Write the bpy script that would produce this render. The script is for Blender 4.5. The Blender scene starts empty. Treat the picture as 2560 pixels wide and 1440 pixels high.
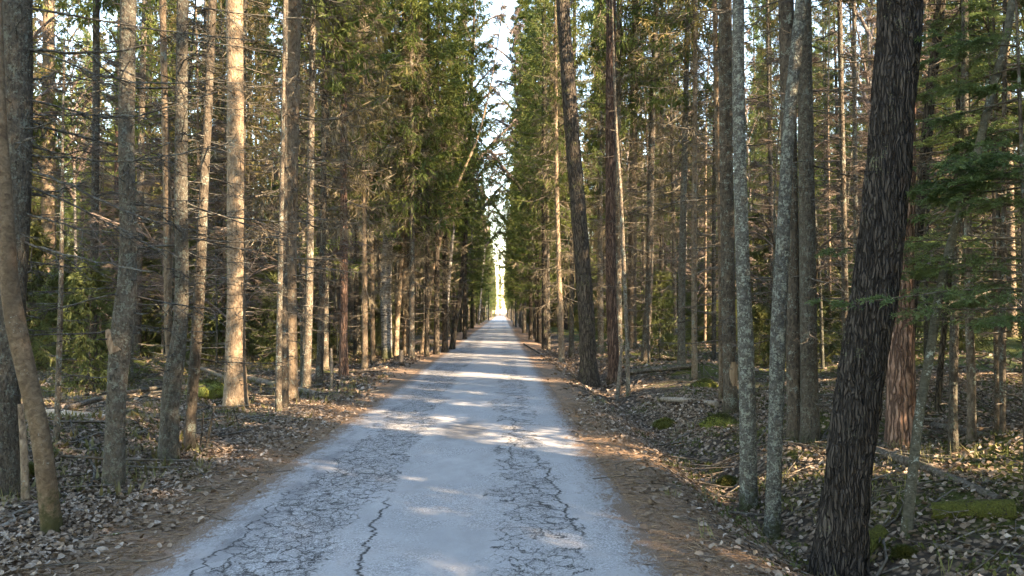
import bpy, math, random
import numpy as np
from mathutils import Vector, Matrix, noise

random.seed(11)
RNG = np.random.default_rng(11)
R = math.radians
scene = bpy.context.scene
COL = scene.collection

# ------------------------------------------------------------------ camera
F, W, H = 1849.0, 2560.0, 1440.0          # focal length in photo pixels
VPX, HZY = 1255.0, 780.0                  # where the road vanishes
EYE = 1.6
cam_d = bpy.data.cameras.new('camera')
cam = bpy.data.objects.new('camera', cam_d)
COL.objects.link(cam)
cam.location = (0, 0, EYE)
cam.rotation_euler = (R(90) + math.atan((HZY - H / 2) / F), 0, -math.atan((W / 2 - VPX) / F))
cam_d.sensor_width = 36
cam_d.lens = 36 * F / W
cam_d.clip_end = 2000
cam_d.clip_start = 0.05
scene.camera = cam
CR = np.array(cam.rotation_euler.to_matrix())


def ray(px, py):
    d = CR @ np.array([(px - W / 2) / F, (H / 2 - py) / F, -1.0])
    return d / d[1]                        # scaled to unit depth along the road


def at(px, py, Y):
    return np.array([0, 0, EYE]) + ray(px, py) * Y


# ------------------------------------------------------------------ terrain
def sstep(a, b, x):
    t = np.clip((x - a) / (b - a), 0, 1)
    return t * t * (3 - 2 * t)


RL, RR = -2.14, 0.94                       # edges of the asphalt
_w = np.random.default_rng(5)
WAV = [(f * math.cos(a), f * math.sin(a), p, 0.55 / f) for f, a, p in
       zip(_w.uniform(.35, 3.4, 26), _w.uniform(0, 6.28, 26), _w.uniform(0, 6.28, 26))]


def bumps(x, y):
    s = 0 * x
    for a, b, p, m in WAV:
        s = s + m * np.sin(a * x + b * y + p)
    return s / 3.2


MOUNDS = [(3.9, 11.6, .30, .8), (2.95, 11.8, .13, .3), (2.75, 9.6, .12, .28), (4.2, 9.3, .24, .8), (3.0, 8.0, .15, .35),
          (4.6, 17.0, .25, .5), (3.4, 13.0, .16, .45), (5.2, 7.0, .2, .8), (-5.2, 13.0, .22, .6), (-6.5, 16.0, .3, .9),
          (-5.4, 8.4, .15, .5), (-7.5, 11, .25, .9), (7.5, 12, .35, 1.6), (9.5, 16, .4, 1.8), (-9.5, 20, .35, 1.6)]


def gz(x, y):
    x = np.asarray(x, float)
    y = np.asarray(y, float)
    u = x - RR
    v = RL - x
    d = np.maximum(u, v)
    wob = 0.16 * np.sin(y * 1.7) + 0.1 * np.sin(y * 4.1 + 1)
    z = -0.03 + 0.042 * sstep(-.30, .22, d + .25 * wob)
    fade = 1 - .65 * sstep(15, 30, y)
    z = z - .27 * fade * np.exp(-((u - 1.3 - .2 * wob) / .42) ** 2)
    z = z + .16 * sstep(1.7, 2.9, u) - .07 * sstep(.9, 2.2, v)
    z = z + .17 * sstep(.9, 3.2, d) * bumps(x, y)
    z = z + .018 * sstep(.2, .9, d) * bumps(4.3 * x + 3, 4.3 * y)
    z = z + 4.5 * sstep(16, 75, np.abs(x)) + .8 * sstep(8, 20, np.abs(x + .6)) * bumps(.16 * x + 2, .16 * y)
    for mx, my, mh, mr in MOUNDS:
        z = z + mh * np.exp(-((x - mx) ** 2 + (y - my) ** 2) / mr ** 2)
    return z


def ground_at(px, py):
    d = ray(px, py)
    Y = 1.0
    for _ in range(6000):
        p = d * Y
        if EYE + p[2] <= float(gz(p[0], p[1])):
            break
        Y += .004 * Y
    return np.array([d[0] * Y, Y, float(gz(d[0] * Y, Y))])


# ------------------------------------------------------------------ mesh building
def mesh(name, V, quads=(), tris=(), smooth=True, mats=(), midx=None):
    me = bpy.data.meshes.new(name)
    V = np.asarray(V, np.float32).reshape(-1, 3)
    q = np.asarray(quads, np.int32).reshape(-1, 4)
    t = np.asarray(tris, np.int32).reshape(-1, 3)
    me.vertices.add(len(V))
    me.vertices.foreach_set('co', V.ravel())
    me.loops.add(q.size + t.size)
    me.loops.foreach_set('vertex_index', np.concatenate([q.ravel(), t.ravel()]))
    me.polygons.add(len(q) + len(t))
    st = np.concatenate([np.arange(len(q)) * 4, q.size + np.arange(len(t)) * 3]).astype(np.int32)
    me.polygons.foreach_set('loop_start', st)
    if smooth:
        me.polygons.foreach_set('use_smooth', np.ones(len(q) + len(t), bool))
    for m in mats:
        me.materials.append(m)
    if midx is not None:
        me.polygons.foreach_set('material_index', np.asarray(midx, np.int32))
    me.update(calc_edges=True)
    return me


def link(name, me, parent=None, loc=(0, 0, 0), **props):
    o = bpy.data.objects.new(name, me)
    COL.objects.link(o)
    o.location = loc
    if parent:
        o.parent = parent
    for k, v in props.items():
        if v:
            o[k] = v
    return o


def thing(name, label, cat, loc, group=None, rz=0, s=1):
    o = link(name, None, None, loc, label=label, category=cat, group=group)
    o.rotation_euler[2] = rz
    o.scale = (s, s, s)
    o.empty_display_size = .1
    return o


class Acc:
    """collects geometry for one mesh"""
    def __init__(s):
        s.V, s.Q, s.T, s.mq, s.mt, s.n = [], [], [], [], [], 0

    def add(s, V, Q=None, T=None, mi=0):
        V = np.asarray(V).reshape(-1, 3)
        if Q is not None and len(Q):
            Q = np.asarray(Q).reshape(-1, 4) + s.n
            s.Q.append(Q)
            s.mq.append(np.full(len(Q), mi))
        if T is not None and len(T):
            T = np.asarray(T).reshape(-1, 3) + s.n
            s.T.append(T)
            s.mt.append(np.full(len(T), mi))
        s.V.append(V)
        s.n += len(V)

    def mesh(s, name, mats, smooth=True):
        e4, e3 = np.zeros((0, 4), int), np.zeros((0, 3), int)
        return mesh(name, np.concatenate(s.V), np.concatenate(s.Q) if s.Q else e4, np.concatenate(s.T) if s.T else e3,
                    smooth, mats, np.concatenate(s.mq + s.mt) if len(mats) > 1 else None)


def unit(v):
    return v / np.maximum(np.linalg.norm(v, axis=-1, keepdims=True), 1e-9)


def tubes(P, Rr, k):
    """P (M,n,3) centre lines, Rr (M,n) radii, k sides -> verts, quads"""
    M, n, _ = P.shape
    T = unit(np.gradient(P, axis=1))
    ref = np.zeros_like(T)
    vert = np.abs(T[:, :1, 2:3]) > .8
    ref[...] = np.where(vert, np.array([1., 0, 0]), np.array([0, 0, 1.]))
    A = unit(np.cross(T, ref))
    B = np.cross(T, A)
    th = np.arange(k) * 2 * np.pi / k
    V = P[:, :, None] + Rr[:, :, None, None] * (A[:, :, None] * np.cos(th)[:, None] + B[:, :, None] * np.sin(th)[:, None])
    i = np.arange(M)[:, None, None] * n * k + np.arange(n - 1)[:, None] * k
    a = i + np.arange(k)
    b = i + (np.arange(k) + 1) % k
    Q = np.stack([a, a + k, b + k, b], -1)
    return V.reshape(-1, 3), Q.reshape(-1, 4)


def dirs(az, p):
    return np.stack([np.cos(p) * np.cos(az), np.cos(p) * np.sin(az), np.sin(p)], -1)


def lines(base, az, L, p0, p1, n, wob=.12, rng=RNG, pw=1.0):
    M = len(base)
    t = np.linspace(0, 1, n - 1)[None]
    pit = p0[:, None] + (p1 - p0)[:, None] * t ** pw + rng.normal(0, wob * .6, (M, n - 1))
    a = az[:, None] + np.cumsum(rng.normal(0, wob, (M, n - 1)), 1)
    D = dirs(a, pit) * (L / (n - 1))[:, None, None]
    return np.concatenate([base[:, None], base[:, None] + np.cumsum(D, 1)], 1)


def interp(P, t):
    """P (M,n,3), t (M,K) -> points (M,K,3), directions (M,K,3)"""
    M, n, _ = P.shape
    f = np.clip(t, 0, .9999) * (n - 1)
    i = f.astype(int)
    fr = (f - i)[..., None]
    m = np.arange(M)[:, None]
    return P[m, i] * (1 - fr) + P[m, i + 1] * fr, unit(P[m, i + 1] - P[m, i])


def kids(P, L, K, t0, t1, ang, lf, dp0, dp1, n, rng=RNG, wob=.15, minlen=.03):
    """K side shoots per line, alternating left and right"""
    M = len(P)
    t = np.sort(rng.uniform(t0, t1, (M, K)), 1)
    B, D = interp(P, t)
    az = np.arctan2(D[..., 1], D[..., 0])
    pit = np.arcsin(np.clip(D[..., 2], -1, 1))
    side = np.where(np.arange(K) % 2 == 0, 1, -1)[None] * np.ones((M, 1))
    az2 = az + side * (ang + rng.normal(0, .22, (M, K)))
    LL = np.maximum(L[:, None] * (lf * (1.05 - t)) * rng.uniform(.55, 1.25, (M, K)), minlen)
    pp = pit * .5
    f = lambda v: v.reshape(-1)
    return lines(B.reshape(-1, 3), f(az2), f(LL), f(pp + dp0 + rng.normal(0, .2, (M, K))), f(pp + dp1 + rng.normal(0, .25, (M, K))), n, wob, rng), f(LL)


def blades(B, D, L, Wd, cross=True, rng=RNG):
    """needle shoots: long rhombi, two crossed ones each"""
    S = len(B)
    tilt = rng.normal(0, .5, (S, 1))
    A = unit(np.cross(D, np.array([0, 0, 1.])) + 1e-6)
    U = np.cross(A, D)
    A2 = A * np.cos(tilt) + U * np.sin(tilt)
    U2 = -A * np.sin(tilt) + U * np.cos(tilt)
    tip = B + D * L[:, None]
    mid = B + D * L[:, None] * .45
    out = []
    for X in ((A2, U2) if cross else (A2,)):
        out += [B, mid + X * Wd[:, None], tip, mid - X * Wd[:, None]]
    nq = 2 if cross else 1
    V = np.stack(out, 1)
    Q = (np.arange(S)[:, None, None] * 4 * nq + np.arange(4 * nq).reshape(nq, 4)[None])
    return V.reshape(-1, 3), Q.reshape(-1, 4)


# ------------------------------------------------------------------ materials
class NT:
    def __init__(s, name):
        s.m = bpy.data.materials.new(name)
        s.m.use_nodes = True
        s.t = s.m.node_tree
        s.t.nodes.clear()
        s.out = s.t.nodes.new('ShaderNodeOutputMaterial')

    def n(s, typ, ins=None, **kw):
        nd = s.t.nodes.new('ShaderNode' + typ)
        for k, v in kw.items():
            setattr(nd, k, v)
        for k, v in (ins or {}).items():
            if isinstance(v, bpy.types.NodeSocket):
                s.t.links.new(v, nd.inputs[k])
            else:
                nd.inputs[k].default_value = v
        return nd

    def math(s, op, a, b=0.0, c=0.0, clamp=False):
        nd = s.n('Math', {0: a, 1: b, 2: c}, operation=op)
        nd.use_clamp = clamp
        return nd.outputs[0]

    def mapr(s, v, a, b, lo=0.0, hi=1.0):
        return s.n('MapRange', {0: v, 1: a, 2: b, 3: lo, 4: hi}, interpolation_type='SMOOTHSTEP').outputs[0]

    def mix(s, f, a, b, blend='MIX'):
        nd = s.n('Mix', data_type='RGBA', blend_type=blend)
        for k, v in ((0, f), (6, a), (7, b)):
            if isinstance(v, bpy.types.NodeSocket):
                s.t.links.new(v, nd.inputs[k])
            else:
                nd.inputs[k].default_value = v if k == 0 else (*v, 1) if len(v) == 3 else v
        return nd.outputs[2]

    def ramp(s, v, stops):
        nd = s.n('ValToRGB', {0: v})
        el = nd.color_ramp.elements
        while len(el) < len(stops):
            el.new(.5)
        for e, (p, c) in zip(el, stops):
            e.position = p
            e.color = (*c, 1)
        return nd.outputs[0]

    def scaled(s, vec, sc):
        return s.n('VectorMath', {0: vec, 1: sc}, operation='MULTIPLY').outputs[0]

    def noise(s, vec, scale, detail=4, rough=.6, dist=0.0):
        return s.n('TexNoise', {'Vector': vec, 'Scale': scale, 'Detail': detail, 'Roughness': rough, 'Distortion': dist}).outputs[0]

    def bsdf(s, col, rough=.9, bump=None, strength=.5, dist=.02, spec=.25, trans=0.0):
        ins = {'Base Color': col, 'Roughness': rough, 'Specular IOR Level': spec}
        if bump is not None:
            ins['Normal'] = s.n('Bump', {'Height': bump, 'Strength': strength, 'Distance': dist}).outputs[0]
        b = s.n('BsdfPrincipled', ins).outputs[0]
        if trans:
            tr = s.n('BsdfTranslucent', {'Color': col}).outputs[0]
            b = s.n('MixShader', {0: trans, 1: b, 2: tr}).outputs[0]
        s.t.links.new(b, s.out.inputs[0])
        return s.m


def bark(name, dark, mid, light, scale=26., stretch=.28, lichen=None, lich_amt=.5, lich_scale=9., moss=.0, bump=.8, furrow=0.0, band=None, streak=0.0, var=.35):
    m = NT(name)
    tc = m.n('TexCoord').outputs['Object']
    rnd = m.n('ObjectInfo').outputs['Random']
    off = m.n('CombineXYZ', {0: m.math('MULTIPLY', rnd, 37.), 1: m.math('MULTIPLY', rnd, 71.), 2: m.math('MULTIPLY', rnd, 13.)}).outputs[0]
    pos = m.n('VectorMath', {0: tc, 1: off}, operation='ADD').outputs[0]
    v = m.scaled(pos, (1, 1, stretch))
    n1 = m.noise(v, scale, 6, .68, .6)
    n2 = m.noise(pos, 3.1, 4, .6)
    col = m.ramp(n1, [(.33, dark), (.5, mid), (.68, light)])
    h = n1
    if furrow:
        vo = m.n('TexVoronoi', {'Vector': m.n('VectorMath', {0: m.scaled(pos, (1, 1, .10)), 1: m.scaled(m.n('TexNoise', {'Vector': pos, 'Scale': 7.}).outputs[1], (.06, .06, .02))}, operation='ADD').outputs[0], 'Scale': furrow}, feature='DISTANCE_TO_EDGE').outputs[0]
        e = m.mapr(vo, .0, .2)
        col = m.mix(e, dark, col)
        h = m.math('ADD', m.math('MULTIPLY', n1, .4), e)
    else:
        fl = m.n('TexVoronoi', {'Vector': m.scaled(pos, (1, 1, .5)), 'Scale': scale * 1.3}).outputs[0]
        h = m.math('ADD', n1, m.math('MULTIPLY', fl, .7))
    col = m.mix(m.mapr(n2, .35, .7, 0, .6), col, m.mix(.5, col, dark))
    if band:
        nb = m.noise(m.scaled(pos, (1, 1, 6.)), 5.5, 5, .7)
        col = m.mix(m.mapr(nb, .50, .60), col, band)
    if streak:
        ns = m.noise(m.scaled(pos, (1, 1, .05)), 9., 3, .5)
        col = m.mix(m.mapr(ns, .5, .7, 0, streak), col, dark)
    if lichen:
        nl = m.noise(pos, lich_scale, 7, .75)
        nf = m.noise(pos, 60., 3, .7)
        k = m.mapr(m.math('ADD', nl, m.math('MULTIPLY', m.math('SUBTRACT', nf, .5), .7)), .66 - .28 * lich_amt, .74 - .28 * lich_amt)
        col = m.mix(k, col, lichen)
    z = m.n('SeparateXYZ', {0: tc}).outputs[2]
    if moss:
        nm = m.noise(pos, 14., 6, .75)
        k = m.mapr(m.math('SUBTRACT', m.math('ADD', nm, m.math('MULTIPLY', m.math('SUBTRACT', moss, z), .9)), .0), .5, .75)
        col = m.mix(m.math('MULTIPLY', k, .85), col, (.045, .048, .012))
    br = m.mapr(rnd, 0, 1, 1 - var, 1 + var)
    col = m.mix(1., col, m.n('CombineXYZ', {0: br, 1: br, 2: br}).outputs[0], 'MULTIPLY')
    return m.bsdf(col, .92, h, bump, .02)


M = {}
GREYL = (.24, .27, .22)
M['spruce'] = bark('spruce_bark', (.040, .031, .023), (.112, .088, .064), (.20, .158, .115), 30, .45, GREYL, .34, 7, .15)
M['warm'] = bark('sunlit_tone_spruce_bark', (.085, .058, .038), (.21, .15, .098), (.33, .25, .17), 26, .5, GREYL, .22, 6, .15)  # lighter copy of spruce bark; sunlit tone of lit trunks put into the colour
M['grey'] = bark('grey_lichen_bark', (.043, .035, .026), (.108, .090, .067), (.175, .15, .115), 40, .5, (.175, .18, .14), .44, 14, .15, bump=1.)
M['alder'] = bark('alder_bark', (.038, .034, .028), (.095, .088, .072), (.165, .155, .13), 34, 1.6, (.235, .245, .195), .52, 17, .25, bump=1.)
M['pine'] = bark('pine_bark', (.075, .045, .033), (.25, .145, .10), (.42, .28, .21), 17, .32, None, 0, 5, .1, 1., furrow=22.)
M['aspen'] = bark('furrowed_bark', (.030, .024, .019), (.070, .056, .045), (.088, .072, .058), 24, .12, (.12, .12, .07), .12, 5, -.15, 1.2, furrow=46., var=.0)
M['lean'] = bark('dark_lean_bark', (.034, .027, .020), (.115, .09, .067), (.185, .15, .115), 26, .3, (.15, .15, .06), .22, 3.4, .0, 1., furrow=26., var=0)
M['birch'] = bark('birch_bark', (.12, .108, .09), (.30, .275, .24), (.44, .41, .36), 20, 2.2, (.3, .31, .25), .2, 5, .5, .5, band=(.03, .027, .025))
M['tan'] = bark('tan_smooth_bark', (.095, .06, .034), (.20, .135, .078), (.30, .215, .135), 22, 1.2, (.30, .28, .22), .0, 6, .35, .5, streak=.5)
M['sapling'] = bark('olive_sapling_bark', (.04, .037, .026), (.078, .073, .053), (.12, .113, .083), 30, 1.5, (.25, .27, .23), .25, 8, .15, .5)
M['log'] = bark('log_bark', (.045, .036, .028), (.13, .108, .085), (.26, .225, .185), 24, 1., (.06, .085, .015), .35, 5, 0, .8)
M['palelog'] = bark('pale_log_bark', (.11, .085, .06), (.22, .18, .14), (.34, .30, .25), 20, .6, (.10, .075, .05), .35, 4, 0, .6)
M['mosslog'] = bark('mossy_log_bark', (.07, .075, .016), (.145, .155, .03), (.23, .235, .05), 60, 1., (.06, .05, .035), .3, 5, 0, 1.)
M['wood'] = bark('broken_wood', (.14, .085, .05), (.34, .23, .14), (.5, .38, .26), 30, .2, None, 0, 5, 0, .8)


def twigmat(name, a, b, c):
    m = NT(name)
    r = m.n('NewGeometry').outputs['Random Per Island']
    tc = m.n('TexCoord').outputs['Object']
    n = m.noise(tc, 23., 3, .7)
    col = m.mix(m.mapr(n, .45, .65), m.mix(r, a, b), c)
    return m.bsdf(col, .95)


M['twig'] = twigmat('dead_twig_bark', (.055, .043, .032), (.125, .10, .075), (.17, .155, .125))
M['darktwig'] = twigmat('dark_twig_bark', (.035, .03, .025), (.075, .063, .05), (.15, .15, .125))
M['btwig'] = twigmat('birch_twig_bark', (.10, .075, .06), (.20, .16, .13), (.14, .10, .08))
M['limb'] = twigmat('crown_limb_bark', (.07, .052, .036), (.13, .098, .068), (.15, .13, .10))


def needles(name, a, b, c, trans=.25):
    m = NT(name)
    r = m.n('NewGeometry').outputs['Random Per Island']
    ob = m.n('ObjectInfo').outputs['Random']
    n = m.noise(m.n('TexCoord').outputs['Object'], 1.1, 2, .5)
    col = m.mix(r, a, b)
    col = m.mix(m.mapr(n, .42, .68), col, c)
    br = m.mapr(ob, 0, 1, .8, 1.25)
    col = m.mix(1., col, m.n('CombineXYZ', {0: br, 1: br, 2: m.math('MULTIPLY', br, .95)}).outputs[0], 'MULTIPLY')
    return m.bsdf(col, .6, spec=.35, trans=trans)


M['needle'] = needles('spruce_needles', (.07, .105, .027), (.14, .185, .05), (.205, .225, .062), .42)
M['bush'] = needles('understorey_needles', (.075, .095, .032), (.125, .145, .05), (.18, .18, .058), .35)
M['young'] = needles('young_spruce_needles', (.085, .145, .055), (.15, .22, .085), (.20, .25, .09), .4)
M['dry'] = needles('dry_hanging_twigs', (.13, .10, .065), (.22, .175, .115), (.28, .23, .16), .1)
M['gold'] = needles('sparse_olive_needles', (.12, .11, .04), (.20, .175, .065), (.23, .17, .08), .38)


def ground_mat():
    m = NT('forest_floor')
    p = m.n('NewGeometry').outputs['Position']
    x, y, z = m.n('SeparateXYZ', {0: p}).outputs[:3]
    d = m.math('MAXIMUM', m.math('SUBTRACT', x, RR), m.math('SUBTRACT', RL, x))
    n_big = m.noise(p, .55, 5, .6)
    n_mid = m.noise(p, 2.6, 6, .68)
    n_fine = m.noise(m.scaled(p, (1, 1.6, 1)), 46., 5, .75, .8)
    n_str = m.noise(p, 130., 3, .7, 2.)
    needle = m.ramp(m.math('ADD', m.math('MULTIPLY', n_fine, .6), m.math('MULTIPLY', n_str, .4)),
                    [(.34, (.095, .058, .037)), (.48, (.225, .142, .090)), (.62, (.38, .265, .175))])
    needle = m.mix(m.mapr(n_mid, .4, .65), needle, m.mix(.45, needle, (.12, .10, .085)))
    vo = m.n('TexVoronoi', {'Vector': m.n('VectorMath', {0: p, 1: m.scaled(m.n('TexNoise', {'Vector': p, 'Scale': 9.}).outputs[1], (.08, .08, .08))}, operation='ADD').outputs[0], 'Scale': 17.})
    cell = m.n('SeparateColor', {0: vo.outputs[1]}).outputs[0]
    leaf = m.ramp(cell, [(.1, (.115, .078, .050)), (.45, (.20, .138, .092)), (.75, (.275, .195, .135)), (.97, (.36, .27, .195))])
    leaf = m.mix(m.mapr(vo.outputs[0], .25, .62), leaf, (.05, .038, .028))
    moss = m.ramp(n_fine, [(.35, (.028, .038, .008)), (.5, (.065, .075, .015)), (.68, (.13, .135, .03))])
    mm = m.math('ADD', m.math('MULTIPLY', n_mid, .6), m.math('ADD', m.math('MULTIPLY', n_big, .6), m.mapr(d, 1.2, 6., 0, .12)))
    mm = m.math('ADD', mm, m.mapr(z, .02, .34, 0, .20))
    leaf = m.mix(m.mapr(mm, .655, .765), leaf, moss)
    edge = m.math('ADD', m.math('SUBTRACT', d, .12), m.math('ADD', m.math('MULTIPLY', m.math('SUBTRACT', n_mid, .5), 1.1), m.math('MULTIPLY', m.math('SUBTRACT', n_fine, .5), .5)))
    far = m.mapr(y, 14, 40, 0, .35)
    col = m.mix(m.mapr(m.math('SUBTRACT', edge, far), .42, .72), needle, leaf)
    h = m.math('ADD', m.math('MULTIPLY', n_fine, .6), m.math('MULTIPLY', vo.outputs[0], .8))
    return m.bsdf(col, .95, h, .9, .03)


def road_mat():
    m = NT('worn_asphalt')
    p = m.n('NewGeometry').outputs['Position']
    x, y, z = m.n('SeparateXYZ', {0: p}).outputs[:3]
    warp = m.n('VectorMath', {0: p, 1: m.scaled(m.n('TexNoise', {'Vector': p, 'Scale': 3.2, 'Detail': 6., 'Roughness': .7}).outputs[1], (.42, .42, 0))}, operation='ADD').outputs[0]
    n_big = m.noise(p, .7, 4, .6)
    n_mid = m.noise(m.scaled(p, (1, .6, 1)), 3.6, 6, .7)
    grit = m.noise(p, 210., 2, .8)
    stone = m.n('TexVoronoi', {'Vector': p, 'Scale': 115.})
    sc = m.n('SeparateColor', {0: stone.outputs[1]}).outputs[0]
    col = m.ramp(n_mid, [(.3, (.285, .276, .268)), (.5, (.345, .335, .325)), (.7, (.415, .40, .39))])
    col = m.mix(m.mapr(n_big, .35, .65), col, m.mix(.5, col, (.27, .265, .26)))
    # bare aggregate worn out by the wheels, smoother binder in the middle
    lx = m.math('ABSOLUTE', m.math('ADD', x, 1.43))
    rx = m.math('ABSOLUTE', m.math('SUBTRACT', x, .22))
    n_tr = m.noise(m.scaled(p, (1, .45, 1)), 1.5, 4, .6)
    jl = m.math('ADD', lx, m.math('MULTIPLY', m.math('SUBTRACT', n_tr, .5), .9))
    jr = m.math('ADD', rx, m.math('MULTIPLY', m.math('SUBTRACT', n_tr, .5), .9))
    tl = m.mapr(jl, .14, .5, 1, 0)
    tr = m.mapr(jr, .05, .40, 1, 0)
    wear = m.math('MAXIMUM', tl, m.math('MULTIPLY', tr, .85))
    speck = m.ramp(sc, [(.0, (.11, .107, .105)), (.4, (.27, .262, .255)), (.75, (.385, .375, .365)), (1., (.56, .545, .53))])
    n_ag = m.noise(p, 1.1, 5, .65)
    ag = m.math('MULTIPLY', m.math('MAXIMUM', m.mapr(n_ag, .42, .6), wear), .75)
    col = m.mix(ag, col, speck)
    col = m.mix(m.mapr(grit, .62, .75, 0, .5), col, (.5, .5, .51))
    # alligator cracks
    near = m.mapr(y, 24, 45, 1, .35)
    c1 = m.n('TexVoronoi', {'Vector': m.scaled(warp, (1, .75, 1)), 'Scale': 8.5}, feature='DISTANCE_TO_EDGE').outputs[0]
    c2 = m.n('TexVoronoi', {'Vector': m.scaled(warp, (1.1, .9, 1)), 'Scale': 19.}, feature='DISTANCE_TO_EDGE').outputs[0]
    n_cr = m.noise(p, 2.4, 4, .7)
    w1 = m.math('MULTIPLY', m.math('MAXIMUM', tl, m.math('MULTIPLY', tr, m.mapr(n_cr, .42, .55))), near)
    k1 = m.math('MULTIPLY', m.mapr(c1, .012, .055, 1, 0), m.mapr(m.math('MULTIPLY', w1, m.mapr(n_cr, .28, .5)), .08, .3))
    k2 = m.math('MULTIPLY', m.mapr(c2, .01, .06, 1, 0), m.mapr(m.math('MULTIPLY', w1, m.mapr(n_ag, .36, .52)), .2, .5))
    # single long cracks
    wob = m.math('MULTIPLY', m.math('SUBTRACT', m.noise(m.scaled(p, (.2, 1, 1)), 2.2, 6, .7), .5), .5)

    def crack(cx, slope, y0, y1, w):
        e = m.math('ABSOLUTE', m.math('SUBTRACT', m.math('ADD', x, wob), m.math('ADD', m.math('MULTIPLY', y, slope), cx)))
        e = m.mapr(m.math('ADD', e, m.math('MULTIPLY', m.math('SUBTRACT', m.noise(p, 40., 3, .7), .5), w * 2)), w * .3, w, 1, 0)
        return m.math('MULTIPLY', e, m.math('MULTIPLY', m.mapr(y, y0 - .3, y0), m.mapr(y, y1, y1 + .4, 1, 0)))
    brk = m.mapr(m.noise(p, 4.2, 5, .75), .33, .47)
    k1 = m.math('MULTIPLY', k1, m.mapr(brk, 0, 1, .12, 1))
    k2 = m.math('MULTIPLY', k2, m.mapr(m.noise(p, 3.1, 4, .7), .38, .5))
    k = m.math('MAXIMUM', k1, m.math('MULTIPLY', k2, .9))
    for a in ((-.66, -.05, 3.2, 6.1, .016), (.84, -.055, 5.4, 8.0, .016), (-.15, .03, 7.6, 11., .014), (-1.98, .02, 4.0, 6.0, .012)):
        k = m.math('MAXIMUM', k, crack(*a))
    # dark oval stain and broken dark streak beside the left track
    sx = m.math('DIVIDE', m.math('ADD', x, .50), .33)
    sy = m.math('DIVIDE', m.math('SUBTRACT', y, 9.9), .75)
    rr = m.math('SQRT', m.math('ADD', m.math('MULTIPLY', sx, sx), m.math('MULTIPLY', sy, sy)))
    st = m.mapr(m.math('ADD', m.math('MULTIPLY', rr, .8), m.math('MULTIPLY', m.math('SUBTRACT', n_mid, .5), 1.3)), .35, 1.15, .8, 0)
    col = m.mix(st, col, (.10, .10, .10))
    ed = m.math('ABSOLUTE', m.math('ADD', m.math('ADD', x, 1.86), m.math('MULTIPLY', m.math('SUBTRACT', n_tr, .5), .7)))
    col = m.mix(m.math('MULTIPLY', m.mapr(ed, .05, .22, .6, 0), m.mapr(n_mid, .4, .6)), col, (.115, .115, .12))
    col = m.mix(k, col, (.035, .036, .036))
    # needles blown over the edges
    d = m.math('MAXIMUM', m.math('SUBTRACT', x, RR), m.math('SUBTRACT', RL, x))
    nf = m.noise(m.scaled(p, (1, .5, 1)), 24., 6, .8, 1.)
    dd = m.math('ADD', d, m.math('ADD', m.math('MULTIPLY', m.math('SUBTRACT', nf, .5), 1.15), m.math('MULTIPLY', m.math('SUBTRACT', n_mid, .5), .55)))
    dirt = m.ramp(m.noise(p, 80., 4, .75), [(.35, (.085, .06, .045)), (.5, (.16, .105, .07)), (.66, (.27, .18, .115))])
    col = m.mix(m.mapr(dd, -.22, -.05, 0, .5), col, (.15, .135, .125))
    col = m.mix(m.mapr(dd, -.08, .02), col, dirt)
    h = m.math('SUBTRACT', m.math('ADD', m.math('MULTIPLY', sc, .35), m.math('MULTIPLY', n_mid, .3)), m.math('MULTIPLY', k, 2.))
    return m.bsdf(col, m.mapr(grit, .3, .7, .55, .85), h, .6, .008, spec=.4)


def leafmat():
    m = NT('fallen_leaves')
    r = m.n('NewGeometry').outputs['Random Per Island']
    col = m.ramp(r, [(0, (.14, .094, .063)), (.3, (.225, .16, .11)), (.6, (.30, .225, .163)), (.9, (.38, .295, .225)), (1., (.50, .42, .34))])
    n = m.noise(m.n('TexCoord').outputs['Object'], 40., 3, .6)
    col = m.mix(m.mapr(n, .4, .7, 0, .5), col, (.08, .055, .04))
    return m.bsdf(col, .85, spec=.15, trans=.12)


M['ground'], M['road'], M['leaves'] = ground_mat(), road_mat(), leafmat()
M['litter'] = twigmat('needle_litter', (.10, .06, .035), (.42, .28, .17), (.25, .155, .095))
M['heath'] = needles('low_heath', (.06, .065, .02), (.13, .115, .045), (.16, .12, .055), .2)
M['mossy'] = needles('moss_tufts', (.04, .05, .010), (.085, .092, .020), (.125, .12, .036), .2)
M['grass'] = needles('dry_grass', (.10, .12, .03), (.24, .21, .09), (.2, .17, .08), .2)

# ------------------------------------------------------------------ ground and road


def axis(segs):
    out = [np.array([segs[0][0]])]
    for a, b, st in segs:
        n = max(1, int(round((b - a) / st)))
        out.append(np.linspace(a, b, n + 1)[1:])
    return np.concatenate(out)


xs = axis([(-420, -60, 40), (-60, -14, 2), (-14, -6.5, .3), (-6.5, -2.9, .1), (-2.9, 1.7, .06), (1.7, 6.5, .08), (6.5, 14, .3), (14, 60, 2), (60, 420, 40)])
ys = axis([(-90, -4, 4), (-4, 3, .5), (3, 16, .09), (16, 34, .3), (34, 80, 1.2), (80, 300, 8), (300, 900, 60)])
GX, GY = np.meshgrid(xs, ys)
GV = np.stack([GX, GY, gz(GX, GY)], -1)
nx = len(xs)
i = (np.arange(len(ys) - 1)[:, None] * nx + np.arange(nx - 1)).ravel()
link('ground', mesh('ground', GV, np.stack([i, i + 1, i + nx + 1, i + nx], -1), mats=[M['ground']]), kind='structure')

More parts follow.
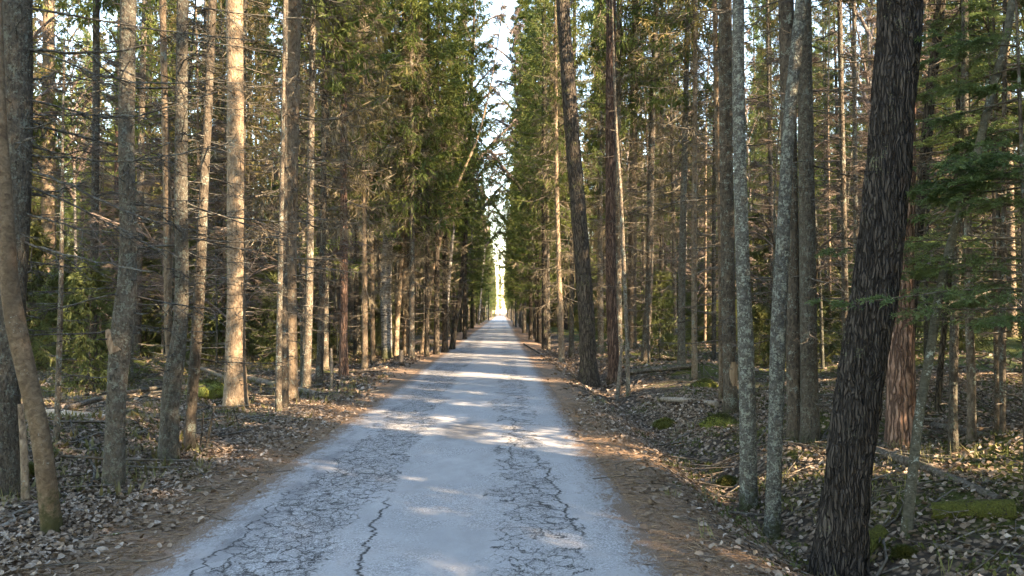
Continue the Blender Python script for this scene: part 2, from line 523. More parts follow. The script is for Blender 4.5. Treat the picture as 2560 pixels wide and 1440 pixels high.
rx_ = np.linspace(RL - .5, RR + .5, 30)
ry_ = axis([(-20, 3, 1), (3, 20, .15), (20, 60, 1), (60, 330, 6)])
RX, RY = np.meshgrid(rx_, ry_)
RZ = .008 + .016 * (1 - ((RX - (RL + RR) / 2) / 2.04) ** 2) + .004 * bumps(RX * 1.3, RY * .8) - .006 * np.exp(-((RX + 1.43) / .3) ** 2) - .12 * sstep(.1, .5, np.maximum(RX - RR, RL - RX)) ** 1
i = (np.arange(len(ry_) - 1)[:, None] * 30 + np.arange(29)).ravel()
link('road', mesh('road', np.stack([RX, RY, RZ], -1), np.stack([i, i + 1, i + 31, i + 30], -1), mats=[M['road']]), kind='structure')

# ------------------------------------------------------------------ loose stuff on the forest floor


def scatter(n, x0, x1, y0, y1, dmin, pw=1.0, rng=RNG):
    y = y0 + (y1 - y0) * rng.uniform(0, 1, n) ** pw
    x = rng.uniform(x0, x1, n)
    d = np.maximum(x - RR, RL - x)
    ok = (d > dmin + rng.normal(0, .16, n)) & (np.abs(x) < .80 * y + .6)
    return x[ok], y[ok]


def leaf_mesh(x, y, size, lift=.012):
    n = len(x)
    a = RNG.uniform(0, 6.283, n)
    e = .07
    nx_, ny_ = -(gz(x + e, y) - gz(x - e, y)) / (2 * e), -(gz(x, y + e) - gz(x, y - e)) / (2 * e)
    N = unit(np.stack([nx_ + RNG.normal(0, .42, n), ny_ + RNG.normal(0, .42, n), np.ones(n)], -1))
    D = unit(np.cross(N, np.stack([np.cos(a), np.sin(a), 0 * a], -1)))
    S = np.cross(N, D)
    L = size * RNG.uniform(.45, 1.6, n)[:, None]
    wd = L * RNG.uniform(.32, .46, n)[:, None]
    cup = L * RNG.normal(.12, .22, n)[:, None]
    c = np.stack([x, y, gz(x, y) + lift + RNG.uniform(0, .02, n)], -1)
    V = np.stack([c - D * L * .5, c - D * L * .12 + S * wd + N * cup, c + D * L * .28 + S * wd * .7 + N * cup, c + D * L * .55 + N * cup * .4,
                  c + D * L * .28 - S * wd * .7 + N * cup, c - D * L * .12 - S * wd + N * cup], 1)
    b = np.arange(n)[:, None] * 6
    Q = np.concatenate([b + np.array([0, 1, 2, 3]), b + np.array([0, 3, 4, 5])])
    return V.reshape(-1, 3), Q


acc = Acc()
for args, size in (((88000, 1.2, 9, 3.6, 14, .62, 1.2), .037), ((74000, -9, -2.4, 3.6, 14, .78, 1.2), .036), ((2600, .9, 2., 3.6, 12, .1, 1.), .042), ((1700, -3.0, -2.1, 3.6, 14, .15, 1.), .042),
                   ((20000, 1, 14, 13, 32, .5), .075), ((18000, -16, -2.4, 13, 32, .5), .075)):
    x, y = scatter(*args)
    keep = RNG.uniform(0, 1, len(x)) < np.clip(1.25 - 1.1 * (bumps(x * .9 + 5, y * .9) + .25), .25, 1)
    acc.add(*leaf_mesh(x[keep], y[keep], size))
link('leaf_litter', acc.mesh('leaf_litter', [M['leaves']], False), kind='stuff', label='grey brown fallen leaves covering the forest floor')


def sticks(n, x0, x1, y0, y1, dmin, l0, l1, r, pw=1.3, k=3, lift=.01):
    x, y = scatter(n, x0, x1, y0, y1, dmin, pw)
    n = len(x)
    L = RNG.uniform(l0, l1, n)
    a = RNG.uniform(0, 6.283, n)
    t = np.linspace(-.5, .5, 4)
    bend = RNG.normal(0, .12, n)
    X = x[:, None] + np.cos(a)[:, None] * L[:, None] * t + np.sin(a)[:, None] * (L * bend)[:, None] * (t * t * 4)
    Y = y[:, None] + np.sin(a)[:, None] * L[:, None] * t - np.cos(a)[:, None] * (L * bend)[:, None] * (t * t * 4)
    Z = np.where(np.maximum(X - RR, RL - X) < .2, np.maximum(gz(X, Y), .006), gz(X, Y)) + lift + (RNG.uniform(-.25, .35, n) * L)[:, None] * (t * .25 + .1) * (l1 > .2)
    return tubes(np.stack([X, Y, Z], -1), np.ones((n, 4)) * r * RNG.uniform(.6, 1.3, (n, 1)), k)


acc = Acc()
acc.add(*sticks(38000, -3.4, 2.2, 3.4, 13, -.06, .035, .10, .0024, 1.3, 3, .004))
acc.add(*sticks(5000, -3.0, 2.0, 3.4, 14, .02, .05, .14, .002, 1.3, 3, .006))
link('needle_litter', acc.mesh('needle_litter', [M['litter']]), kind='stuff', label='rusty brown spruce needles strewn along the road edges')
acc = Acc()
acc.add(*sticks(2600, -9, 9, 3.6, 18, .2, .15, .6, .0035, 1.2))
acc.add(*sticks(1500, -11, 11, 4.5, 26, .9, .5, 1.7, .0075, 1.))
acc.add(*sticks(420, 2.2, 10, 5, 18, 1., .4, 1.5, .011, 1.))
acc.add(*sticks(620, -10, -3.4, 5, 20, 1., .4, 1.8, .012, 1.))
link('fallen_twigs', acc.mesh('fallen_twigs', [M['twig']]), kind='stuff', label='thin broken twigs littering the forest floor')


def tufts(n, x0, x1, y0, y1, dmin, k, hgt, wd, mat, name, label, thr=-9, pw=1., spread=.06):
    x, y = scatter(n, x0, x1, y0, y1, dmin, pw)
    ok = bumps(x * 1.4 - 9, y * 1.4) > thr
    x, y = x[ok], y[ok]
    n = len(x)
    B = np.stack([x, y, gz(x, y) - .01], -1)[:, None] + np.concatenate([RNG.normal(0, spread, (n, k, 2)), np.zeros((n, k, 1))], -1)
    az = RNG.uniform(0, 6.283, n * k)
    D = dirs(az, RNG.uniform(.5, 1.45, n * k))
    V, Q = blades(B.reshape(-1, 3), D, hgt * RNG.uniform(.4, 1.2, n * k), wd * np.ones(n * k), False)
    link(name, mesh(name, V, Q, smooth=False, mats=[mat]), kind='stuff', label=label)


tufts(9000, -26, -2.8, 6, 36, .9, 7, .15, .016, M['heath'], 'undergrowth', 'low olive heath plants under the trees', -.05, .9)
tufts(9000, -9, 9, 4, 14, .9, 16, .045, .012, M['mossy'], 'moss', 'yellow green moss cushions on humps of the forest floor', .12, 1., .045)
tufts(420, -6, 6, 3.8, 14, .3, 12, .17, .003, M['grass'], 'grass', 'thin dry grass tufts beside the road', .1, 1., .03)

# ------------------------------------------------------------------ trees


def trunk_line(P, Rr, n, sides, rough=.03, flare=.35, furrow=0.0, seed=0.0, kn=0, base_z=0.0):
    """smooth resampled tube with root flare, wobble and branch knots; P local"""
    P, Rr = np.asarray(P, float), np.asarray(Rr, float)
    s = np.concatenate([[0], np.cumsum(np.linalg.norm(np.diff(P, axis=0), axis=1))])
    # Catmull-like smoothing: sample linearly, then blur
    q = np.linspace(0, 1, n) ** 1.25 * s[-1]
    C = np.stack([np.interp(q, s, P[:, j]) for j in range(3)], -1)
    rad = np.interp(q, s, Rr)
    for _ in range(max(2, n // 14)):
        C[1:-1] = .25 * C[:-2] + .5 * C[1:-1] + .25 * C[2:]
    hgt = q
    rad = rad * (1 + flare * np.exp(-hgt / (.10 + 1.0 * Rr[0])))
    V, Q = tubes(C[None], rad[None], sides)
    V = V.reshape(n, sides, 3)
    off = V - C[:, None]
    amp = np.ones((n, sides))
    th = np.arange(sides) / sides * 2 * math.pi
    cs, sn = np.cos(th), np.sin(th)
    nearm = hgt < 9
    for a in range(n):
        if not nearm[a]:
            continue
        fl = math.exp(-hgt[a] / .25)
        for b in range(sides):
            p = Vector((cs[b] * 1.3, sn[b] * 1.3, hgt[a] * 1.6 + seed))
            d = rough * 1.6 * noise.noise(p) + rough * noise.noise(p * 3.7)
            d += fl * .34 * noise.noise(Vector((cs[b] * 2.2, sn[b] * 2.2, seed)))
            if furrow:
                w = noise.noise(Vector((cs[b] * 2, sn[b] * 2, hgt[a] * 2.2 + seed))) * .55
                g = noise.noise(Vector((cs[b] * 5.5 + w, sn[b] * 5.5 - w, hgt[a] * 3. + w)))
                d += furrow * (min(abs(g) * 2.6, 1) - .5)
            amp[a, b] += d
    V = C[:, None] + off * amp[..., None]
    a = Acc()
    a.add(V, Q)
    a.add(V[-1], None, [[0, j, j + 1] for j in range(1, sides - 1)])
    return a, C, rad, hgt


def dead_branches(C, rad, hgt, h0, h1, n, L0, L1, rng, tw=7, tw2=2, rk=1., az0=None, aw=3.14, droop=(-.15, .1), up=.35, tube=3):
    """dry lower limbs with twigs, following a trunk centre line"""
    a = Acc()
    h = rng.uniform(h0, h1, n)
    c = np.stack([np.interp(h, hgt, C[:, j]) for j in range(3)], -1)
    r = np.interp(h, hgt, rad)
    az = rng.uniform(-math.pi, math.pi, n) if az0 is None else az0 + rng.uniform(-aw, aw, n)
    L = rng.uniform(L0, L1, n) * rng.uniform(.35, 1, n)
    P = lines(c + dirs(az, 0 * az) * (r * .6)[:, None], az, L, rng.uniform(droop[0], droop[1], n) - .12, rng.uniform(-.1, up, n), 8, .09, rng)
    R0 = np.clip(.0075 * L / 1.2, .0045, .014) * rk
    a.add(*tubes(P, R0[:, None] * np.linspace(1.25, .35, 8)[None], 4))
    if tw:
        K1, L1_ = kids(P, L, tw, .2, .98, .75, .55, -.35, -.15, 5, rng)
        a.add(*tubes(K1, np.repeat(R0, tw)[:, None] * np.linspace(.58, .3, 5)[None], tube))
        if tw2:
            K2, _ = kids(K1, L1_, tw2, .25, .95, .7, .6, -.3, -.1, 4, rng)
            a.add(*tubes(K2, np.repeat(R0, tw * tw2)[:, None] * np.linspace(.4, .26, 4)[None], 3))
    # short snapped stubs
    m = n
    h = rng.uniform(.25 * h0 + .2, h1, m)
    c = np.stack([np.interp(h, hgt, C[:, j]) for j in range(3)], -1)
    r = np.interp(h, hgt, rad)
    az = rng.uniform(-math.pi, math.pi, m)
    S = lines(c + dirs(az, 0 * az) * (r * .7)[:, None], az, r * .3 + rng.uniform(.03, .14, m), rng.uniform(-.3, .3, m), rng.uniform(-.3, .3, m), 3, .1, rng)
    a.add(*tubes(S, (np.ones(m) * .0065 * rk)[:, None] * np.linspace(1.3, .8, 3)[None], 4))
    return a


def spruce_crown(Ht, rmax, rng, wh=.40, per=5, K=12, S=7, bw=.0145, bl=.19, sparse=.2, skirt=.55, droop=-.28, tube=True):
    """green limbs from z=0 to Ht around the z axis"""
    a = Acc()
    hs, azs = [], []
    z, ph = 0.0, 0.0
    while z < Ht * .985:
        k = rng.integers(per - 1, per + 2)
        for j in range(k):
            if rng.uniform() < sparse:
                continue
            hs.append(z + rng.normal(0, .08))
            azs.append(ph + j * 2 * math.pi / k + rng.normal(0, .2))
        ph += 1.1
        z += wh * (1 - .5 * z / Ht)
    h, az = np.array(hs), np.array(azs)
    n = len(h)
    t = np.clip(h / Ht, 0, 1)
    L = rmax * (1 - t) ** .72 * np.minimum(1, skirt + 2.2 * t) * rng.uniform(.42, 1.25, n) + .12
    p0 = droop + .75 * t + rng.normal(0, .1, n)
    P = lines(np.stack([0 * h, 0 * h, h], -1), az, L, p0, p0 + .35, 7, .07, rng)
    P[..., 2] -= (.10 * L * (1 - t))[:, None] * np.sin(np.linspace(0, 3.14, 7))[None]
    if tube:
        a.add(*tubes(P, (.011 * L / 1.6 + .003)[:, None] * np.linspace(1.2, .3, 7)[None], 3), mi=1)
    K1, L1_ = kids(P, L, K, .12, 1., .85, .42, -.55, -1.05, 4, rng, .12, .12)
    # leader shoot of every limb too
    t2 = np.linspace(.08, 1, S)[None] * np.ones((len(K1), 1))
    B, D = interp(K1, t2 * rng.uniform(.9, 1.0, t2.shape))
    az2 = np.arctan2(D[..., 1], D[..., 0]) + np.where(np.arange(S) % 2 == 0, .6, -.6)[None] + rng.normal(0, .3, (len(K1), S))
    pt = np.arcsin(np.clip(D[..., 2], -1, 1)) + rng.normal(-.1, .3, (len(K1), S))
    D2 = dirs(az2, pt).reshape(-1, 3)
    nn = len(D2)
    V, Q = blades(B.reshape(-1, 3), D2, bl * rng.uniform(.6, 1.3, nn), bw * rng.uniform(.7, 1.3, nn), True, rng)
    a.add(V, Q, mi=0)
    B, D = interp(P, np.linspace(.35, 1, 6)[None] * np.ones((n, 1)))
    V, Q = blades(B.reshape(-1, 3), (D + rng.normal(0, .2, D.shape)).reshape(-1, 3), np.ones(n * 6) * bl * 1.2, np.ones(n * 6) * bw * 1.2, True, rng)
    a.add(V, Q, mi=0)
    return a


def bare_crown(Ht, rng, n=16, L0=3., spread=.9, hang=-.5, rk=1., K=9, K2=6):
    """leafless limbs, z from 0 to Ht"""
    a = Acc()
    h = np.linspace(0, Ht * .95, n) + rng.normal(0, .1, n)
    az = np.arange(n) * 2.4 + rng.normal(0, .3, n)
    t = h / Ht
    L = L0 * (1.1 - t) * rng.uniform(.7, 1.2, n)
    P = lines(np.stack([0 * h, 0 * h, h], -1), az, L, spread + rng.normal(0, .15, n), spread + rng.normal(-.25, .2, n), 9, .1, rng)
    R0 = .012 * L * rk
    a.add(*tubes(P, R0[:, None] * np.linspace(1.2, .25, 9)[None], 5))
    K1, l1 = kids(P, L, K, .15, 1, .6, .6, .1, -.1, 6, rng, .14)
    a.add(*tubes(K1, np.repeat(R0, K)[:, None] * np.linspace(.42, .14, 6)[None], 3))
    K2_, l2 = kids(K1, l1, K2, .1, 1, .6, .75, -.1, hang, 6, rng, .14, .15)
    a.add(*tubes(K2_, np.full((len(K2_), 6), .0033 * rk) * np.linspace(1.2, .7, 6)[None], 3))
    K3, _ = kids(K2_, l2, 4, .1, 1, .5, .8, -.3, hang - .3, 5, rng, .14, .12)
    a.add(*tubes(K3, np.full((len(K3), 5), .0022 * rk) * np.linspace(1.2, .8, 5)[None], 3))
    return a


rg = lambda s: np.random.default_rng(s)
CROWN = [spruce_crown(14, 1.9, rg(40 + k), sparse=.38).mesh('spruce_crown', [M['needle'], M['limb']], False) for k in range(4)]
SKIRT = [spruce_crown(20.5, 2.15, rg(60 + k), K=13, S=7, sparse=.28, skirt=.8, droop=-.35).mesh('low_spruce_crown', [M['needle'], M['limb']], False) for k in range(4)]
GOLD = [spruce_crown(15, 1.9, rg(80 + k), K=11, S=5, bw=.015, sparse=.38, skirt=.8, droop=-.3).mesh('sparse_crown', [M['gold'] if k else M['needle'], M['twig']], False) for k in range(2)]
YOUNG = [spruce_crown(1.9 + .4 * k, .75 + .1 * k, rg(90 + k), wh=.16, per=5, K=8, S=5, bw=.012, bl=.10, sparse=.15, skirt=.9, droop=-.05).mesh('young_crown', [M['bush'], M['limb']], False) for k in range(3)]
BARE = [bare_crown(9, rg(100 + k), 18, 2.8, .85).mesh('bare_crown', [M['btwig']]) for k in range(2)] + [bare_crown(9, rg(102), 20, 3.4, .8, -.6, 2.4, 9, 6).mesh('bare_crown', [M['btwig']])]

# ---- traced trunks: name, bark, base-to-top pixel path (x, y, width), height, crown, dead limb spec, label
Htree = []


def hero(name, mat, pts, Ht, crown, label, cb=8., dead=None, sides=14, n=60, rough=.03, flare=.55, furrow=0., Y=None, group=None, cat='tree', twig='twig', crown_s=1., stop=None, seed=0, base=None, dry=None):
    b = ground_at(pts[0][0], pts[0][1]) if base is None else np.array(base)
    if Y is not None:
        b = at(pts[0][0], pts[0][1], Y)
        b[2] = float(gz(b[0], b[1]))
    Yd = b[1]
    P, Rr = [b + np.array([0, 0, -.22])], [pts[0][2] / 2 / F * Yd]
    for px, py, w in pts[1:] if base is None else pts:
        P.append(at(px, py, Yd))
        Rr.append(w / 2 / F * Yd)
    P = np.array(P)
    if stop is None:
        d = P[-1] - P[-2]
        d = d / d[2]
        top = P[-1]
        left = b[2] + Ht - top[2]
        r1 = Rr[-1]
        for f in (.25, .6, 1.):
            k = 1 - .5 * f
            P = np.vstack([P, top + np.array([d[0] * k * left * f * .6, d[1] * k * left * f, left * f])])
            Rr.append(max(r1 * (1 - f) ** .9, .012))
    sd = seed or (hash_(name, pts[0]) % 1000)
    root = thing(name, label, cat, tuple(b), group)
    a, C, rad, hgt = trunk_line(P - b, Rr, n, sides, rough, flare, furrow, sd * .37)
    tr = link('trunk', a.mesh('trunk', [M[mat]]), root)
    rng = rg(sd + 5)
    if dead:
        m = dead_branches(C, rad, hgt, rng=rng, **dead).mesh('dead_limbs', [M[twig]])
        link('dead_limbs', m, root, kind='stuff')
    if crown is not None:
        zc = cb
        cx, cy = np.interp(zc, C[:, 2], C[:, 0]), np.interp(zc, C[:, 2], C[:, 1])
        o = link('crown', crown, root, (cx, cy, zc))
        hh = max(v.co.z for v in crown.vertices[::97]) if False else CH[crown.name]
        crown_s *= .8 if pts[0][0] > VPX else 1
        o.scale = (crown_s, crown_s, (Ht - zc) / hh)
        o.rotation_euler[2] = rng.uniform(0, 6.28)
        lean = C[-1] - np.array([cx, cy, zc])
        o.rotation_euler[1] = math.atan2(lean[0], lean[2])
    if dry is not None:
        o = link('dry_twigs', DRY[int(b[1] * 10) % 2], root, (np.interp(dry, C[:, 2], C[:, 0]), np.interp(dry, C[:, 2], C[:, 1]), dry), kind='stuff')
        o.rotation_euler[2] = rng.uniform(0, 6.28)
    Htree.append((b[0], b[1]))
    return root, C, rad, hgt


def hash_(s, p):
    v = 7
    for c in s + str(p):
        v = (v * 31 + ord(c)) % 99991
    return v


DRY = [spruce_crown(9, 1.75, rg(120 + k), wh=.5, per=5, K=9, S=5, bw=.007, bl=.24, sparse=.25, skirt=1., droop=-.25).mesh('dry_twigs', [M['dry'], M['twig']], False) for k in range(2)]
CH = {}
for grp, hh in ((CROWN, 14), (SKIRT, 20.5), (GOLD, 15), (BARE, 9.)):
    for m in grp:
        CH[m.name] = hh
for k, m in enumerate(YOUNG):
    CH[m.name] = 1.9 + .4 * k

D_near = dict(h0=1.2, h1=7., n=74, L0=.5, L1=1.9, tw=8, tw2=3)
D_mid = dict(h0=1.2, h1=10., n=84, L0=.5, L1=1.7, tw=7, tw2=2, rk=1.25)
D_far = dict(h0=1.5, h1=10., n=70, L0=.5, L1=1.7, tw=6, tw2=2, rk=1.6)
D_few = dict(h0=1.8, h1=7., n=14, L0=.3, L1=.9, tw=4, tw2=1)

# left of the road
hero('leaning_tree', 'tan', [(140, 1332, 44), (105, 1095, 43), (75, 970, 43), (36, 800, 45), (22, 720, 41), (14, 500, 32), (4, 300, 22), (-6, 0, 18)], 9, BARE[0],
     'smooth tan trunk leaning out of a mossy foot at the left edge of the photo', 5.5, None, 28, 90, .025)
ROOT2, C2, r2, h2 = hero('spruce', 'grey', [(6, 1240, 70), (10, 920, 70), (34, 650, 64), (45, 400, 64), (43, 0, 66)], 21, CROWN[0],
     'thick grey spruce with long sweeping dead limbs, behind the tan leaning trunk', 8., dict(D_near, n=60, L1=1.6), 28, 90, twig='darktwig')
hero('snag', 'warm', [(68, 1258, 20), (60, 1120, 17), (51, 1010, 13)], 1, None, 'short pale broken snag beside the foot of the tan leaning trunk', stop=1, sides=10, n=20)
hero('spruce', 'warm', [(126, 897, 38), (122, 700, 34), (121, 350, 30), (122, 0, 26)], 24, CROWN[1], 'sunlit pale thick spruce far behind the grey spruce with long limbs', 9., D_far, 14, 50)
hero('spruce_sapling', 'spruce', [(140, 1110, 14), (149, 860, 13), (154, 640, 10), (156, 400, 6)], 4.4, None, 'thin dark dead sapling beside the tan leaning trunk', dead=dict(D_near, h0=.6, h1=3.6, n=26, L1=.7), twig='darktwig')
hero('spruce', 'spruce', [(232, 921, 20), (234, 700, 18), (240, 350, 17), (241, 0, 16)], 22, CROWN[2], 'slim dark spruce standing back, left of the spruce with the torn fork', 9., D_mid)
hero('pine', 'pine', [(291, 868, 18), (290, 720, 15), (293, 350, 11), (299, 0, 9)], 22, CROWN[3], 'slim reddish pine just left of and behind the spruce with the torn fork', 10., None)
hero('forked_spruce', 'grey', [(284, 1216, 47), (290, 1000, 45), (297, 870, 50), (313, 790, 52), (321, 700, 44), (321, 600, 37), (315, 360, 37), (321, 0, 37)], 19, CROWN[1],
     'forked spruce with a torn stub at its fork, in front of the slim reddish pine', 8., dict(D_near, n=60, L1=1.7), 26, 90, twig='darktwig')
FK, CF, rF, hF = hero('forked_spruce', 'grey', [(421, 1157, 45), (424, 1000, 42), (432, 930, 44), (452, 850, 36), (456, 745, 32), (453, 500, 31), (452, 360, 30), (457, 0, 27)], 19, CROWN[2],
     'forked spruce carrying a second sunlit tan stem from its fork', 8., dict(D_near, n=60), 26, 90, twig='darktwig')
hero('spruce', 'spruce', [(471, 1128, 27), (480, 990, 26), (490, 870, 26), (500, 720, 26), (508, 500, 22), (520, 300, 20), (532, 0, 19)], 18, CROWN[3],
     'slender spruce curving right, next to the forked spruce with two stems', 8., dict(D_near, n=60), 18, 70, twig='darktwig')
hero('spruce', 'warm', [(590, 1022, 54), (588, 900, 47), (591, 720, 44), (589, 360, 42), (586, 0, 41)], 24, CROWN[0],
     'thick golden sunlit spruce with a flared foot near the left road edge', 9.5, dict(D_mid, n=70, L1=1.7), 24, 80, flare=.6)
hero('spruce', 'spruce', [(696, 1032, 16), (697, 900, 15), (700, 720, 13), (706, 400, 10), (712, 0, 8)], 15, None,
     'thinnest dark stem of the trio close to the left road edge', 9., dict(D_mid, n=24, L1=.8))
hero('spruce', 'spruce', [(711, 1022, 21), (711, 870, 20), (709, 720, 18), (711, 300, 13), (716, 0, 9)], 17, None,
     'middle slim stem of the trio close to the left road edge', 9., dict(D_mid, n=30, L1=1.1))
hero('spruce', 'warm', [(733, 1005, 26), (731, 860, 23), (728, 720, 25), (727, 500, 33), (729, 300, 36), (737, 0, 34)], 23, CROWN[2],
     'sunlit stout spruce at the back of the trio close to the left road edge', 8.5, D_mid, 20, 70, dry=3.4)
hero('spruce', 'spruce', [(765, 972, 22), (769, 870, 20), (774, 720, 18), (777, 400, 17), (782, 0, 14)], 20, GOLD[0],
     'slim brown spruce just right of the trio near the left road edge', 7., D_mid)
hero('spruce', 'spruce', [(797, 966, 19), (801, 870, 17), (806, 720, 15), (808, 500, 14), (812, 0, 11)], 19, CROWN[1],
     'slim grey brown spruce second to the right of the trio on the left', 7., D_mid, dry=3.2)
hero('pine', 'pine', [(859, 941, 22), (859, 850, 20), (860, 720, 19), (859, 350, 17), (860, 0, 14)], 22, GOLD[1],
     'reddish pine with a pale foot among the left roadside trunks', 6.5, dict(D_mid, n=30), dry=4.0)
hero('spruce', 'grey', [(896, 882, 12), (892, 720, 11), (890, 500, 10), (889, 0, 8)], 20, CROWN[0], 'thin grey spruce set back, right of the reddish left pine', 6., D_far)
hero('spruce', 'warm', [(912, 922, 16), (912, 800, 15), (911, 500, 13), (912, 0, 10)], 20, GOLD[1], 'sunlit olive spruce nearest the road between reddish pine and birch', 5., D_mid, dry=2.6)
hero('spruce', 'warm', [(933, 912, 13), (931, 800, 12), (928, 550, 11), (926, 0, 8)], 19, CROWN[3], 'thin sunlit spruce close to the left of the white birch', 5., D_mid)
hero('birch', 'birch', [(968, 896, 24), (966, 800, 27), (963, 720, 28), (970, 600, 26), (978, 500, 22), (984, 430, 20), (990, 200, 15)], 20, BARE[1],
     'white barked crooked birch with black scars in the left roadside row', 7.5, dict(D_few, n=24), 18, 70, .06, twig='btwig')
hero('spruce', 'warm', [(990, 892, 13), (993, 800, 12), (1000, 720, 11), (1012, 500, 9), (1022, 300, 8)], 17, GOLD[0], 'sunlit thin stem leaning right beside the white birch', 5., D_mid, dry=2.4)
hero('spruce', 'warm', [(1013, 886, 15), (1012, 750, 13), (1010, 500, 12), (1008, 200, 10)], 22, SKIRT[0], 'sunlit tan spruce second right of the white birch', 4.5, D_far)
hero('stump', 'palelog', [(1003, 905, 13), (1003, 890, 12), (1003, 876, 11)], 1, None, 'small pale sunlit stump at the left road edge', stop=1, sides=12, n=10, cat='stump')
hero('spruce', 'spruce', [(1029, 896, 15), (1030, 750, 13), (1030, 500, 12), (1028, 200, 10)], 23, SKIRT[1], 'brown spruce with low green crown, left of the thin tan leaning birch', 5., D_far, dry=2.6)
hero('birch', 'warm', [(1052, 886, 10), (1064, 800, 10), (1077, 720, 10), (1090, 650, 9), (1108, 560, 9), (1148, 450, 7), (1196, 345, 5)], 16, None,
     'thin tan birch leaning towards the road over the left verge', 7., D_few, twig='btwig')
hero('spruce', 'lean', [(1067, 892, 12), (1068, 750, 11), (1070, 400, 9)], 22, SKIRT[2], 'dark slim spruce behind the thin tan leaning birch', 5.5, D_far)
hero('spruce', 'lean', [(1091, 886, 15), (1092, 750, 14), (1094, 400, 11)], 24, SKIRT[3], 'dark brown spruce right of the thin tan leaning birch', 5.5, D_far, dry=3.0)
hero('spruce', 'lean', [(1112, 881, 15), (1113, 750, 14), (1112, 400, 11)], 24, SKIRT[0], 'dark spruce left of the dark slanting trunk in the left row', 5., D_far)
hero('spruce', 'lean', [(1128, 874, 14), (1140, 800, 13), (1153, 720, 12), (1166, 560, 10)], 23, SKIRT[1], 'dark slanting spruce leaning right in the left row', 5.5, D_far)
hero('spruce', 'lean', [(1162, 848, 10), (1162, 750, 10), (1163, 600, 9)], 24, SKIRT[2], 'lone dark spruce at the wide needle covered verge, farther along the left', 4.2, D_far)

# right of the road
hero('leaning_tree', 'lean', [(1472, 968, 48), (1470, 890, 40), (1467, 800, 40), (1459, 700, 40), (1444, 500, 38), (1434, 375, 37), (1424, 250, 36), (1414, 125, 34), (1406, 0, 33)], 19, BARE[0],
     'dark rough barked trunk leaning left over the right road edge', 9., dict(D_few, n=10, h0=4, h1=9), 26, 100, .05, .7, .09, twig='darktwig')
hero('pine', 'pine', [(1537, 952, 31), (1532, 850, 27), (1527, 720, 26), (1526, 350, 25), (1528, 0, 25)], 22, GOLD[0],
     'reddish flaky pine sunlit beside the dark leaning tree on the right', 9., dict(D_mid, n=16, L1=.9), 22, 70)
hero('spruce', 'spruce', [(1571, 992, 11), (1568, 850, 10), (1562, 720, 10), (1553, 500, 9), (1541, 330, 7)], 10, None,
     'thin dark stem leaning across the right side reddish pine', 7., dict(D_few, n=16))
hero('spruce', 'spruce', [(1549, 905, 15), (1547, 720, 15), (1545, 400, 14), (1548, 0, 13)], 23, CROWN[1], 'brown spruce half hidden behind the right side reddish pine', 7., D_mid, dry=3.0)
hero('spruce', 'warm', [(1580, 872, 24), (1580, 720, 22), (1585, 250, 19), (1589, 0, 17)], 25, CROWN[2], 'bright sunlit thick spruce farther back, right of the reddish pine', 8., D_far, 16)
hero('spruce', 'spruce', [(1612, 906, 22), (1618, 800, 19), (1624, 700, 18), (1626, 500, 17), (1632, 250, 15), (1642, 0, 13)], 22, CROWN[3], 'grey brown spruce leaning slightly right, deeper than the reddish pine', 7.5, D_mid, dry=4.0)
hero('spruce', 'grey', [(1703, 922, 20), (1704, 720, 18), (1710, 450, 16), (1716, 200, 13), (1718, 0, 12)], 21, CROWN[0], 'lichen grey spruce left of the thin golden trunk on the right', 6.5, D_mid, dry=3.5)
hero('spruce', 'warm', [(1737, 947, 15), (1735, 720, 14), (1737, 300, 12), (1739, 0, 11)], 20, GOLD[1], 'thin golden sunlit trunk at the back of the right side ditch', 7.5, D_mid)
hero('spruce', 'warm', [(1804, 1000, 15), (1803, 720, 14), (1799, 500, 13), (1792, 300, 12), (1786, 0, 11)], 19, CROWN[2], 'slim olive spruce touching the left of the trunk with a torn bark patch', 8., D_mid)
RB, CB_, rB, hB = hero('spruce', 'spruce', [(1827, 1028, 35), (1824, 900, 33), (1820, 720, 34), (1815, 350, 33), (1813, 0, 32)], 23, CROWN[3],
     'brown spruce with a torn orange bark patch low on its trunk', 8.5, dict(D_near, n=46, L1=1.9), 22, 80)
hero('alder', 'alder', [(1871, 1276, 42), (1870, 1070, 41), (1865, 870, 39), (1858, 700, 34), (1852, 500, 32), (1846, 250, 31), (1846, 0, 28)], 13, BARE[1],
     'lichen crusted grey trunk in the ditch with moss at its foot', 7., None, 28, 100, .035)
hero('alder', 'alder', [(1928, 1345, 38), (1939, 1070, 36), (1944, 870, 38), (1951, 720, 36), (1961, 500, 31), (1970, 350, 29), (1976, 250, 29), (1990, 125, 28), (2004, 0, 26)], 12, BARE[0],
     'lichen crusted grey trunk leaning right, beside the upright one in the ditch', 7., None, 28, 100, .035)
hero('spruce', 'spruce', [(1987, 1100, 36), (1984, 900, 36), (1980, 720, 37), (1972, 350, 38), (1965, 0, 38)], 21, CROWN[1],
     'darker left one of two spruces standing close on the right bank', 8., dict(D_near, n=30), 22, 80)
hero('spruce', 'grey', [(2026, 1106, 46), (2022, 900, 40), (2020, 720, 40), (2014, 300, 36), (2010, 0, 34)], 22, CROWN[0],
     'paler right one of two spruces standing close on the right bank', 8., dict(D_near, n=42, L1=1.9), 22, 80, flare=.5)
hero('spruce', 'spruce', [(2119, 955, 17), (2112, 720, 16), (2109, 500, 14), (2103, 250, 13), (2099, 0, 12)], 20, CROWN[2], 'slim spruce behind and left of the huge furrowed trunk', 8., D_mid)
hero('spruce', 'spruce', [(2142, 935, 13), (2140, 600, 12), (2138, 450, 11), (2135, 0, 10)], 19, CROWN[3], 'thinner dark spruce almost touching the huge furrowed trunk', 8.5, D_mid)
